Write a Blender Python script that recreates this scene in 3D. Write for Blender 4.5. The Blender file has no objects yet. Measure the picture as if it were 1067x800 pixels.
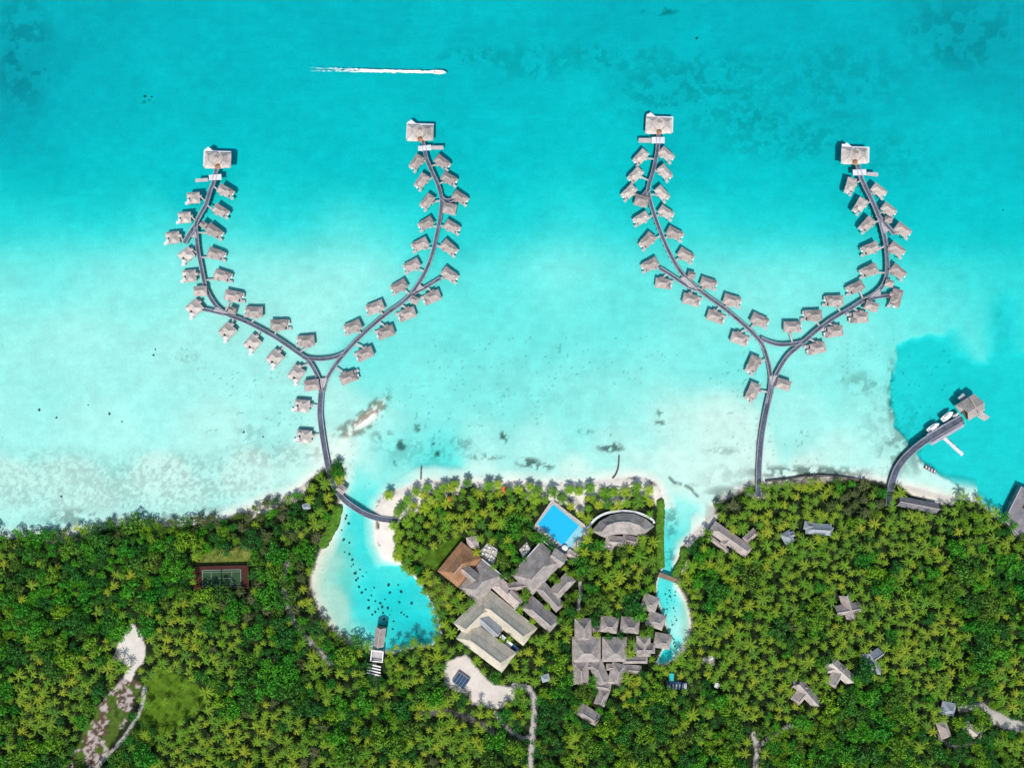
import bpy, math, random
import numpy as np
from mathutils import Vector
R = math.radians
rnd = random.Random(7)
nr = np.random.RandomState(11)
S = 0.6; H = 430.0            # metres per photo pixel on the water, camera height
sc = bpy.context.scene
col = bpy.data.collections.new('place'); sc.collection.children.link(col)

def XY(px, py, z=0.0):
    k = S * (H - z) / H
    return ((px - 533.5) * k, (400 - py) * k)

# ------------------------------------------------------------------ materials
def newmat(name):
    m = bpy.data.materials.new(name); m.use_nodes = True
    nt = m.node_tree; b = nt.nodes['Principled BSDF']
    return m, nt, b
def mat(name, c, rough=0.9, var=0.25, scale=1.2, spec=0.2, stretch=(1, 1, 1), metal=0.0, randobj=0.0, bump=0.0):
    m, nt, b = newmat(name)
    tc = nt.nodes.new('ShaderNodeTexCoord'); mp = nt.nodes.new('ShaderNodeMapping'); mp.inputs['Scale'].default_value = stretch
    n = nt.nodes.new('ShaderNodeTexNoise'); n.inputs['Scale'].default_value = scale; n.inputs['Detail'].default_value = 4; n.inputs['Roughness'].default_value = 0.65
    nt.links.new(tc.outputs['Object'], mp.inputs[0]); nt.links.new(mp.outputs[0], n.inputs['Vector'])
    mr = nt.nodes.new('ShaderNodeMapRange'); mr.inputs[1].default_value = 0.25; mr.inputs[2].default_value = 0.75
    mr.inputs[3].default_value = 1 - var; mr.inputs[4].default_value = 1 + var
    nt.links.new(n.outputs[0], mr.inputs[0])
    sc_ = nt.nodes.new('ShaderNodeVectorMath'); sc_.operation = 'SCALE'; sc_.inputs[0].default_value = c
    n_b = nt.nodes.new('ShaderNodeTexNoise'); n_b.inputs['Scale'].default_value = scale * .16; n_b.inputs['Detail'].default_value = 3; nt.links.new(tc.outputs['Object'], n_b.inputs['Vector'])
    mrb = nt.nodes.new('ShaderNodeMapRange'); mrb.inputs[1].default_value = .3; mrb.inputs[2].default_value = .7; mrb.inputs[3].default_value = 1 - var * .8; mrb.inputs[4].default_value = 1 + var * .5
    nt.links.new(n_b.outputs[0], mrb.inputs[0]); mub = nt.nodes.new('ShaderNodeMath'); mub.operation = 'MULTIPLY'
    nt.links.new(mr.outputs[0], mub.inputs[0]); nt.links.new(mrb.outputs[0], mub.inputs[1]); last = mub.outputs[0]
    if randobj:
        oi = nt.nodes.new('ShaderNodeObjectInfo'); m2 = nt.nodes.new('ShaderNodeMapRange')
        m2.inputs[3].default_value = 1 - randobj; m2.inputs[4].default_value = 1 + randobj
        nt.links.new(oi.outputs['Random'], m2.inputs[0])
        mu = nt.nodes.new('ShaderNodeMath'); mu.operation = 'MULTIPLY'
        nt.links.new(last, mu.inputs[0]); nt.links.new(m2.outputs[0], mu.inputs[1]); last = mu.outputs[0]
    nt.links.new(last, sc_.inputs['Scale']); nt.links.new(sc_.outputs[0], b.inputs['Base Color'])
    b.inputs['Roughness'].default_value = rough; b.inputs['Specular IOR Level'].default_value = spec; b.inputs['Metallic'].default_value = metal
    if bump:
        bp = nt.nodes.new('ShaderNodeBump'); bp.inputs['Strength'].default_value = bump; bp.inputs['Distance'].default_value = 0.3
        nt.links.new(n.outputs[0], bp.inputs['Height']); nt.links.new(bp.outputs[0], b.inputs['Normal'])
    return m
M = {}
M['thatch'] = mat('thatch', (0.44, 0.37, 0.335), var=0.36, scale=1.6, randobj=0.18, bump=0.5)
M['thatch_pale'] = mat('thatch_pale', (0.52, 0.46, 0.41), var=0.36, scale=1.6, randobj=0.18, bump=0.5)
M['thatch_grey'] = mat('thatch_grey', (0.38, 0.335, 0.305), var=0.38, scale=1.3, randobj=0.06, bump=0.5)
M['thatch_brown'] = mat('thatch_brown', (0.36, 0.19, 0.10), var=0.35, scale=0.9, bump=0.5)
M['thatch_cream'] = mat('thatch_cream', (0.60, 0.54, 0.42), var=0.25, scale=0.9, bump=0.4)
M['thatch_blue'] = mat('weathered_roof', (0.34, 0.38, 0.42), var=0.25, scale=1.0, bump=0.4)
M['ridge'] = mat('ridge_thatch', (0.42, 0.38, 0.34), var=0.25, scale=2)
M['wall'] = mat('timber_wall', (0.22, 0.16, 0.11), var=0.25, scale=2)
M['deck'] = mat('weathered_deck', (0.46, 0.43, 0.42), var=0.18, scale=2.5, stretch=(1, 6, 1))
M['deck_pale'] = mat('pale_deck', (0.62, 0.64, 0.66), var=0.15, scale=2.5)
M['pier'] = mat('pier_planks', (0.095, 0.115, 0.15), var=0.5, scale=1.3)
M['rail'] = mat('pier_rim', (0.42, 0.40, 0.45), var=0.25, scale=0.6)
M['post'] = mat('pile_wood', (0.12, 0.10, 0.09))
M['white'] = mat('white_paint', (0.78, 0.78, 0.76), rough=0.4, var=0.06)
M['canvas'] = mat('white_canvas', (0.75, 0.74, 0.70), var=0.1)
M['orange'] = mat('orange_canvas', (0.75, 0.13, 0.07), var=0.15)
M['dark'] = mat('dark_plunge_pool', (0.02, 0.05, 0.06), rough=0.15, var=0.2)
M['concrete'] = mat('concrete', (0.42, 0.41, 0.40), var=0.2, scale=0.5)
M['dockroof'] = mat('grey_dock_surface', (0.22, 0.21, 0.22), var=0.35, scale=0.25)
M['paving'] = mat('pale_paving', (0.46, 0.44, 0.41), var=0.2, scale=0.6)
M['tile'] = mat('pool_tile', (0.01, 0.34, 0.66), rough=0.3, var=0.10, scale=0.2)
M['bluepanel'] = mat('blue_panel', (0.02, 0.06, 0.13), rough=0.7, var=0.4, scale=2)
M['court_red'] = mat('court_red', (0.065, 0.020, 0.016), var=0.12, scale=0.5)  # base red darkened to hold the shade of trees and fence
M['court_green'] = mat('court_green', (0.03, 0.075, 0.03), var=0.12, scale=0.5)  # green likewise lowered, tree and fence shade put into the colour
M['fence'] = mat('dark_mesh_fence', (0.03, 0.04, 0.03))
M['trunk'] = mat('palm_trunk', (0.20, 0.17, 0.13), var=0.3, scale=3)
M['bark'] = mat('bark', (0.13, 0.10, 0.07), var=0.3, scale=3)
M['reef'] = mat('reef', (0.09, 0.11, 0.09), var=0.5, scale=1.5)
M['foam'] = mat('foam', (0.85, 0.87, 0.87), var=0.08)
M['hedge'] = mat('hedge_leaf', (0.08, 0.19, 0.015), var=0.5, scale=2.5, bump=1.0)
M['rubble'] = mat('rubble', (0.26, 0.19, 0.15), var=0.5, scale=1)

def leafmat(name, cols, transl=0.3):
    m, nt, b = newmat(name)
    at = nt.nodes.new('ShaderNodeAttribute'); at.attribute_name = 'tint'
    oi = nt.nodes.new('ShaderNodeObjectInfo')
    ad = nt.nodes.new('ShaderNodeMath'); ad.operation = 'ADD'
    nt.links.new(at.outputs['Fac'], ad.inputs[0]); nt.links.new(oi.outputs['Random'], ad.inputs[1])
    fr = nt.nodes.new('ShaderNodeMath'); fr.operation = 'FRACT'; nt.links.new(ad.outputs[0], fr.inputs[0])
    cr = nt.nodes.new('ShaderNodeValToRGB'); cr.color_ramp.interpolation = 'LINEAR'
    els = cr.color_ramp.elements
    while len(els) < len(cols): els.new(0.5)
    for i, c in enumerate(cols):
        els[i].position = i / (len(cols) - 1.0); els[i].color = (*c, 1)
    nt.links.new(fr.outputs[0], cr.inputs[0])
    at2 = nt.nodes.new('ShaderNodeAttribute'); at2.attribute_name = 'shade'
    vm = nt.nodes.new('ShaderNodeVectorMath'); vm.operation = 'SCALE'
    nt.links.new(cr.outputs[0], vm.inputs[0]); nt.links.new(at2.outputs['Fac'], vm.inputs['Scale'])
    nt.links.new(vm.outputs[0], b.inputs['Base Color'])
    b.inputs['Roughness'].default_value = 0.55; b.inputs['Specular IOR Level'].default_value = 0.25
    tr = nt.nodes.new('ShaderNodeBsdfTranslucent'); nt.links.new(vm.outputs[0], tr.inputs['Color'])
    mx = nt.nodes.new('ShaderNodeMixShader'); mx.inputs[0].default_value = transl
    out = [n for n in nt.nodes if n.type == 'OUTPUT_MATERIAL'][0]
    nt.links.new(b.outputs[0], mx.inputs[1]); nt.links.new(tr.outputs[0], mx.inputs[2]); nt.links.new(mx.outputs[0], out.inputs['Surface'])
    return m
M['palm'] = leafmat('palm_frond', [(0.24, 0.43, 0.018), (0.13, 0.34, 0.020), (0.37, 0.51, 0.025), (0.08, 0.25, 0.024), (0.29, 0.45, 0.022), (0.41, 0.48, 0.03)])
M['leaf'] = leafmat('broad_leaf', [(0.035, 0.28, 0.020), (0.11, 0.42, 0.018), (0.030, 0.18, 0.026), (0.24, 0.46, 0.018), (0.028, 0.18, 0.024), (0.15, 0.27, 0.025)])
M['casuarina'] = leafmat('casuarina_needles', [(0.12, 0.16, 0.045), (0.15, 0.18, 0.06), (0.10, 0.16, 0.03), (0.17, 0.18, 0.08)])
M['shrub'] = leafmat('undergrowth_leaf', [(0.05, 0.14, 0.010), (0.03, 0.10, 0.012), (0.09, 0.18, 0.012), (0.04, 0.13, 0.012)])

# ------------------------------------------------------------------ mesh helpers
def tag(o, label=None, cat=None, group=None, kind=None):
    if label: o['label'] = label
    if cat: o['category'] = cat
    if group: o['group'] = group
    if kind: o['kind'] = kind
    return o
def empty(name, loc, rz=0.0):
    o = bpy.data.objects.new(name, None); o.empty_display_size = 0.5
    o.location = loc; o.rotation_euler = (0, 0, rz); col.objects.link(o); return o
class MB:
    def __init__(s): s.v = []; s.f = []
    def quadbox(s, pts, z0, z1):
        n = len(pts); b = len(s.v)
        s.v += [(x, y, z0) for x, y in pts] + [(x, y, z1) for x, y in pts]
        s.f.append(tuple(range(b + n - 1, b - 1, -1))); s.f.append(tuple(range(b + n, b + 2 * n)))
        for i in range(n):
            j = (i + 1) % n; s.f.append((b + i, b + j, b + n + j, b + n + i))
        return s
    def box(s, cx, cy, L, W, z0, z1, a=0.0):
        c, d = math.cos(a), math.sin(a)
        pts = [(cx + u * c - v * d, cy + u * d + v * c) for u, v in ((-L/2, -W/2), (L/2, -W/2), (L/2, W/2), (-L/2, W/2))]
        return s.quadbox(pts, z0, z1)
    def hip(s, cx, cy, L, W, ze, zr, a=0.0, hipf=0.5, th=0.3):
        # thatched hip roof with a slight bell-cast at the eaves; ridge along L
        c, d = math.cos(a), math.sin(a)
        def P(u, v, z): return (cx + u * c - v * d, cy + u * d + v * c, z)
        if L < W: a2 = a + math.pi / 2; return s.hip(cx, cy, W, L, ze, zr, a2, hipf, th)
        r = max(0.02, L / 2 - W / 2 * hipf * 2 * 0.5 * 2) if hipf >= 0.5 else L / 2 - W * hipf
        r = max(0.05, r)
        zm = ze + (zr - ze) * 0.42; k = 0.52
        b = len(s.v)
        rings = [(L/2, W/2, ze - th), (L/2, W/2, ze), (r + (L/2 - r) * k, W/2 * k, zm)]
        for (lu, lv, z) in rings: s.v += [P(-lu, -lv, z), P(lu, -lv, z), P(lu, lv, z), P(-lu, lv, z)]
        s.v += [P(-r, 0, zr), P(r, 0, zr)]
        s.f.append((b+3, b+2, b+1, b))
        for q in (0, 4):
            for i in range(4):
                j = (i + 1) % 4; s.f.append((b+q+i, b+q+j, b+q+4+j, b+q+4+i))
        t = b + 8; e = b + 12
        s.f += [(t, t+1, e+1, e), (t+1, t+2, e+1), (t+2, t+3, e, e+1), (t+3, t, e)]
        return s
    def gable(s, cx, cy, L, W, ze, zr, a=0.0, th=0.3):
        c, d = math.cos(a), math.sin(a)
        def P(u, v, z): return (cx + u * c - v * d, cy + u * d + v * c, z)
        b = len(s.v)
        for u in (-L/2, L/2): s.v += [P(u, -W/2, ze), P(u, 0, zr), P(u, W/2, ze), P(u, W/2, ze - th), P(u, 0, zr - th * 1.3), P(u, -W/2, ze - th)]
        for i in range(6):
            j = (i + 1) % 6; s.f.append((b+i, b+6+i, b+6+j, b+j))
        s.f += [(b, b+1, b+4, b+5), (b+1, b+2, b+3, b+4), (b+6, b+11, b+10, b+7), (b+7, b+10, b+9, b+8)]
        return s
    def tube(s, p, q, r0, r1, n=6):
        p = Vector(p); q = Vector(q); d = (q - p).normalized()
        a = d.orthogonal().normalized(); bb = d.cross(a); b = len(s.v)
        for (o, r) in ((p, r0), (q, r1)):
            for i in range(n):
                t = 2 * math.pi * i / n; w = o + a * (r * math.cos(t)) + bb * (r * math.sin(t)); s.v.append(tuple(w))
        for i in range(n):
            j = (i + 1) % n; s.f.append((b+i, b+j, b+n+j, b+n+i))
        s.f += [tuple(range(b + n - 1, b - 1, -1)), tuple(range(b + n, b + 2 * n))]
        return s
    def cone(s, cx, cy, z0, z1, r, n=10, th=0.12):
        b = len(s.v)
        for z in (z0 - th, z0):
            for i in range(n):
                t = 2 * math.pi * i / n; s.v.append((cx + r * math.cos(t), cy + r * math.sin(t), z))
        s.v.append((cx, cy, z1))
        for i in range(n):
            j = (i + 1) % n; s.f.append((b+i, b+j, b+n+j, b+n+i)); s.f.append((b+n+i, b+n+j, b+2*n))
        s.f.append(tuple(range(b + n - 1, b - 1, -1)))
        return s
    def build(s, name, m, parent=None):
        me = bpy.data.meshes.new(name); me.from_pydata(s.v, [], s.f); me.materials.append(m); me.update()
        o = bpy.data.objects.new(name, me); col.objects.link(o)
        if parent: o.parent = parent
        return o
def npmesh(name, V, F, m, parent=None, attrs=None, smooth=False):
    me = bpy.data.meshes.new(name); k = F.shape[1]
    me.vertices.add(len(V)); me.vertices.foreach_set('co', V.astype(np.float32).ravel())
    me.loops.add(F.size); me.loops.foreach_set('vertex_index', F.astype(np.int32).ravel())
    me.polygons.add(len(F)); me.polygons.foreach_set('loop_start', np.arange(0, F.size, k, dtype=np.int32))
    if smooth: me.polygons.foreach_set('use_smooth', np.ones(len(F), dtype=bool))
    me.update(calc_edges=True)
    for (an, dom, arr) in (attrs or []):
        if arr.ndim == 2:
            a = me.attributes.new(an, 'FLOAT_COLOR', dom); a.data.foreach_set('color', arr.astype(np.float32).ravel())
        else:
            a = me.attributes.new(an, 'FLOAT', dom); a.data.foreach_set('value', arr.astype(np.float32))
    me.materials.append(m)
    o = bpy.data.objects.new(name, me); col.objects.link(o)
    if parent: o.parent = parent
    return o

# ------------------------------------------------------------------ fields in photo-pixel units
def segdist(PX, PY, pts, closed=False):
    d = np.full(PX.shape, 1e18); n = len(pts)
    for i in range(n if closed else n - 1):
        x0, y0 = pts[i]; x1, y1 = pts[(i + 1) % n]
        dx, dy = x1 - x0, y1 - y0; L = dx * dx + dy * dy + 1e-9
        t = np.clip(((PX - x0) * dx + (PY - y0) * dy) / L, 0, 1)
        d = np.minimum(d, (PX - x0 - t * dx) ** 2 + (PY - y0 - t * dy) ** 2)
    return np.sqrt(d)
def inside(PX, PY, pts):
    ins = np.zeros(PX.shape, bool); n = len(pts)
    for i in range(n):
        x0, y0 = pts[i]; x1, y1 = pts[(i + 1) % n]
        if y0 == y1: continue
        c = ((y0 > PY) != (y1 > PY)) & (PX < (x1 - x0) * (PY - y0) / (y1 - y0) + x0)
        ins ^= c
    return ins
def sdf(PX, PY, pts):
    d = segdist(PX, PY, pts, True); return np.where(inside(PX, PY, pts), d, -d)
def smooth01(x): x = np.clip(x, 0, 1); return x * x * (3 - 2 * x)
def vnoise(PX, PY, cell, seed):
    r = np.random.RandomState(seed).rand(256, 256)
    x = PX / cell; y = PY / cell; xi = np.floor(x).astype(int); yi = np.floor(y).astype(int)
    fx = smooth01(x - xi); fy = smooth01(y - yi)
    g = lambda a, b: r[a % 256, b % 256]
    return (g(xi, yi) * (1-fx) + g(xi+1, yi) * fx) * (1-fy) + (g(xi, yi+1) * (1-fx) + g(xi+1, yi+1) * fx) * fy
def fbm(PX, PY, cell, seed, o=4, gain=0.55):
    t = 0; a = 1.0; s = 0
    for k in range(o): t = t + a * vnoise(PX, PY, cell / 2 ** k, seed + k); s += a; a *= gain
    return t / s

COAST_W = [(0,561),(30,558),(65,559),(82,553),(101,552),(118,547),(135,545),(160,547),(187,547),(204,545),(230,540),(260,529),(281,518),(296,517),(311,508),(321,499),(336,488),(345,482),(356,487),(359,504),(355.5,522),
  (352.5,540),(342,564),(333,579),(326,600),(326,618),(336,642),(351,660),(372,672),(390,677),(411,679),(426,674),(450,672),(459,660),(455,639),(441,612),(420,588),(399,581),(391.5,564),(390,540),(393,525),(402,514),(420,509),(438,501)]
BEACH_N = [(452,500),(468,502),(490,501),(510,502.5),(535,501),(561,504),(590,503),(612,502),(643,498),(658,496),(670,497),(681,500),(688,507),(691.5,519),(690.5,556),(691.5,590),(687,600),(685,607),(684,620),(690,636),(696,656),(698,670),(690,678),(684,690),(692,692),(702,686),(710,678),(716,666),(719,648),(715,628),(705,610),(706,604),(704,597),(703.5,586),(710,567),(726,550),(741,538)]
COAST_E = [(744,526),(756,517),(767,512),(782,503),(795,502),(821,500),(847,497),(875,498),(900,497),(925,502),(940,504),(964,510),(989,517),(1019,522),(1036,536),(1049,545),(1062,560),(1100,575)]
LAND = [(-12000, 561)] + COAST_W + BEACH_N + COAST_E + [(12000, 575), (12000, 12000), (-12000, 12000)]
BASIN = [(938,361),(950,355),(970,351),(994,350),(1001,363),(1015,375),(1032,379),(1037,352),(1041,320),(1052,312),(1060,330),(1067,366),(1100,380),(9000,380),(9000,640),(1070,600),(1050,552),(1032,538),(1011,517),(991,500),(963,479),(950,466),(936,445),(929,420),(931,396),(936,376)]
DEP = [(-60,0,7),(0,0,7.5),(20,60,9.5),(0,110,8.5),(60,20,7),(80,90,6.6),(40,150,6),(100,150,5.4),(200,0,6.6),(200,80,6.0),(350,0,6.8),(330,80,6.0),(500,20,6.2),(480,90,6.2),(540,60,6.3),(640,0,7),(690,60,6.6),(800,0,7.2),(850,60,7.0),(950,60,7),(1067,0,8.0),(1067,60,7.4),(1020,20,8),
  (0,200,3.9),(100,200,4.0),(200,150,5.2),(300,200,4.6),(330,130,5.4),(400,170,5.0),(520,150,5.2),(600,120,5.4),(560,200,4.6),(640,180,5.0),(740,130,6.0),(820,120,6.2),(780,190,4.7),(860,190,5.0),(960,150,5.6),(1040,150,5.6),(1040,210,4.8),(980,220,4.6),
  (0,240,2.1),(60,245,2.0),(130,240,2.1),(270,235,2.0),(330,240,2.0),(400,235,2.6),(480,245,3.2),(540,240,2.7),(600,225,2.6),(640,240,2.9),(740,240,2.7),(800,235,3.0),(860,235,3.4),(1000,250,4.0),(1060,260,4.0),(960,270,3.3),
  (0,290,1.5),(100,290,1.3),(160,290,1.3),(280,280,1.1),(350,270,1.0),(380,260,1.2),(500,290,2.3),(580,270,1.9),(585,262,1.2),(640,290,2.2),(760,270,1.5),(830,270,1.7),(870,280,1.8),(1000,290,3.0),(1060,300,3.4),(970,310,2.0),
  (0,360,1.0),(100,360,.95),(200,370,.95),(300,320,1.0),(420,360,1.8),(500,340,2.0),(580,340,2.0),(650,350,2.0),(720,360,1.6),(820,310,1.4),(880,380,1.3),(960,335,1.6),(1010,330,2.1),
  (0,430,.9),(100,440,.8),(220,440,.75),(290,430,.9),(350,430,.8),(440,410,1.5),(520,400,1.5),(600,410,1.35),(670,400,1.1),(700,430,.45),(740,430,.4),(760,460,.45),(840,430,.9),(900,430,1.0),(915,460,.8),(880,470,.6),
  (0,500,.55),(80,500,.55),(170,500,.5),(260,490,.5),(310,480,.6),(350,470,.25),(0,540,.5),(90,530,.45),(180,530,.5),(400,440,.7),(415,470,1.6),(440,450,1.2),(500,460,.9),(560,460,.8),(640,465,.8),(500,490,.4),(600,490,.4),(660,480,.5),(420,495,1.0),(385,480,.9),(370,500,1.6),(375,520,2.0),(452,468,2.6),
  (700,480,.45),(720,500,.45),(740,510,.4),(710,540,.9),(698,560,1.5),(697,580,1.9),(695,600,1.9),(690,630,2.2),(703,640,.9),(712,650,.5),(692,684,4.5),(780,480,.4),(850,490,.4),(920,490,.4),(970,498,.5),
  (372,545,2.2),(382,575,2.4),(355,560,1.3),(345,590,.6),(342,620,.5),(350,645,.5),(370,662,.9),(385,610,3.0),(365,600,1.5),(400,600,2.2),(410,630,4.0),(385,640,2.6),(435,655,5.0),(440,630,3.0),(420,665,4.0),(400,668,2.2)]
DARK = [ # (cx, cy, rx, ry, strength, cell)  reef patches on the sand
  (730,90,100,45,.24,7),(640,55,70,20,.22,7),(560,60,60,22,.2,9),(690,6,20,5,.55,6),(860,80,100,45,.16,9),(930,160,60,30,.14,8),(500,55,50,12,.25,9),(820,140,85,27,.22,7),(790,120,40,16,.3,6),(15,50,34,64,.3,14),(150,102,9,2.5,.75,5),(1010,30,70,40,.25,12),
  (60,505,95,40,.24,3.4),(170,503,125,34,.26,3.4),(170,540,25,14,.5,9),(80,540,40,12,.55,8),(280,475,60,14,.25,5),(210,532,30,8,.3,9),(320,470,22,10,.3,6),
  (418,464,6.5,7,.9,6),(415,481,6.5,5.5,.95,5),(455,462,6,9,.9,7),(457,474,6,5,.95,6),(437,445,7,7,.7,5),(525,455,5,8,.9,6),(550,482,14,6,.85,8),(565,486,14,5,.8,8),(638,450,5,6,.9,6),(637,466,16,6,.85,6),(505,476,22,4,.55,5),(688,437,6,14,.65,5),(610,450,10,3,.5,5),(480,462,14,8,.45,5),(440,470,60,14,.25,6),(398,455,14,8,.5,5),
  (400,517,4,9,.9,6),(395,527,4,7,.85,6),(935,470,22,28,.5,7),(905,400,25,14,.35,7),(890,395,20,6,.35,5),(930,410,6,40,.6,7),(955,475,10,20,.5,6),(840,492,70,8,.75,9),(880,495,40,7,.6,8),(755,515,22,10,.55,10),(760,500,40,16,.18,9),(752,470,22,5,.35,5),(930,440,40,30,.2,6),(722,505,22,3,.2,6),
  (560,400,90,40,.08,20),(700,545,8,20,.5,5),(698,578,7,16,.5,5),(195,372,16,8,.25,6),(260,450,18,14,.25,5),(1045,330,10,40,.1,8)]
STREAKS = [[(697,497),(703,503),(711,504),(720,509),(727,517)]]
PATHS = [([(300,586),(297,600),(297,615),(301,632),(307,648),(317,661),(333,677),(345,690)], 3.2, .30),
  ([(440,742),(460,740),(478,743),(500,752),(516,762)], 4, .10),
  ([(536,712),(551,716),(557,728),(556,748),(555,766),(553,785),(552,830)], 3.6, .42), ([(516,741),(522,750),(530,759),(545,768),(554,764)], 2.6, .35),
  ([(785,764),(789,777),(786,800),(785,830)], 3.4, .42), ([(788,776),(800,768),(813,761),(824,754)], 3.2, .25),
  ([(152,716),(150,730),(145,745),(130,768),(116,783),(100,800)], 2.4, .38), ([(1000,738),(1020,733),(1034,742),(1052,750),(1067,757),(1090,765)], 3.6, .36),
  ([(977,752),(978,768),(988,776),(1005,776),(1020,768),(1022,756)], 2.0, .25), ([(1036,748),(1046,752),(1067,757)], 6, .42),
  ([(598,521),(606,530)],4,.42), ([(390,690),(392,712)],3,.2), ([(604,606),(603,634)],2,.4)]
SANDP = [([(138.6,649),(147,657),(153,672),(151,688),(143,696),(137,709),(130,705),(134,693),(120,684),(124,670),(130,660)], (0.62,0.57,0.52)),
  ([(465,688),(485,680),(494,691),(514,712),(537,716),(536,728),(519,737),(492,733),(489,723),(474,718),(463,712)], (0.60,0.54,0.48)),
  ([(394,545),(393,524),(404,513),(440,500),(512,502),(560,503),(640,497),(672,496),(690,508),(691,520),(684,524),(672,519),(640,524),(612,522),(606,534),(594,522),(575,519),(556,519),(535,510),(500,508),(470,512),(452,517),(436,530),(418,542),(410,560),(414,580),(430,600),(440,622),(425,600),(399,583),(390,560)], (0.70,0.64,0.56)),
  ([(724,552),(742,538),(751,533),(741,548),(716,572),(716,590),(710,596),(708,578)], (0.62,0.56,0.48)), ([(936,504),(964,510),(1000,519),(990,526),(950,517)], (0.66,0.60,0.50)),
  ([(285,517),(322,503),(315,520),(290,528),(262,540),(258,530)], (0.60,0.54,0.46)), ([(40,556),(104,550),(100,560),(50,566)], (0.40,0.35,0.30)), ([(785,503),(880,497),(880,500),(790,508)],(0.45,0.38,0.28)),
  ([(775,514),(800,510),(800,518),(785,520)], (0.5,0.45,0.35)), ([(730,684),(744,684),(744,692),(732,690)],(0.4,0.36,0.3))]
GRASSP = [([(162,692),(185,700),(208,713),(217,727),(205,745),(185,757),(160,775),(140,765),(146,735),(152,712)], (0.075,0.14,0.012)),
  ([(203,588),(206,580),(213,575),(226,570),(238,574),(252,567),(262,573),(264,584),(255,588)], (0.14,0.17,0.035)), ([(436,584),(452,594),(485,565),(480,556),(462,565),(444,574)], (0.06,0.12,0.012)), ([(440,600),(452,598),(472,618),(466,636),(458,640)],(0.12,0.13,0.03)),
  ([(196,590),(203,588),(203,618),(196,618)],(0.09,0.12,0.03)), ([(326,612),(336,640),(350,660),(346,664),(328,645),(320,615)],(0.14,0.12,0.07))]
DEBRIS = [(130,704),(148,710),(136,742),(118,775),(104,802),(70,802),(86,765),(108,728)]

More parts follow.
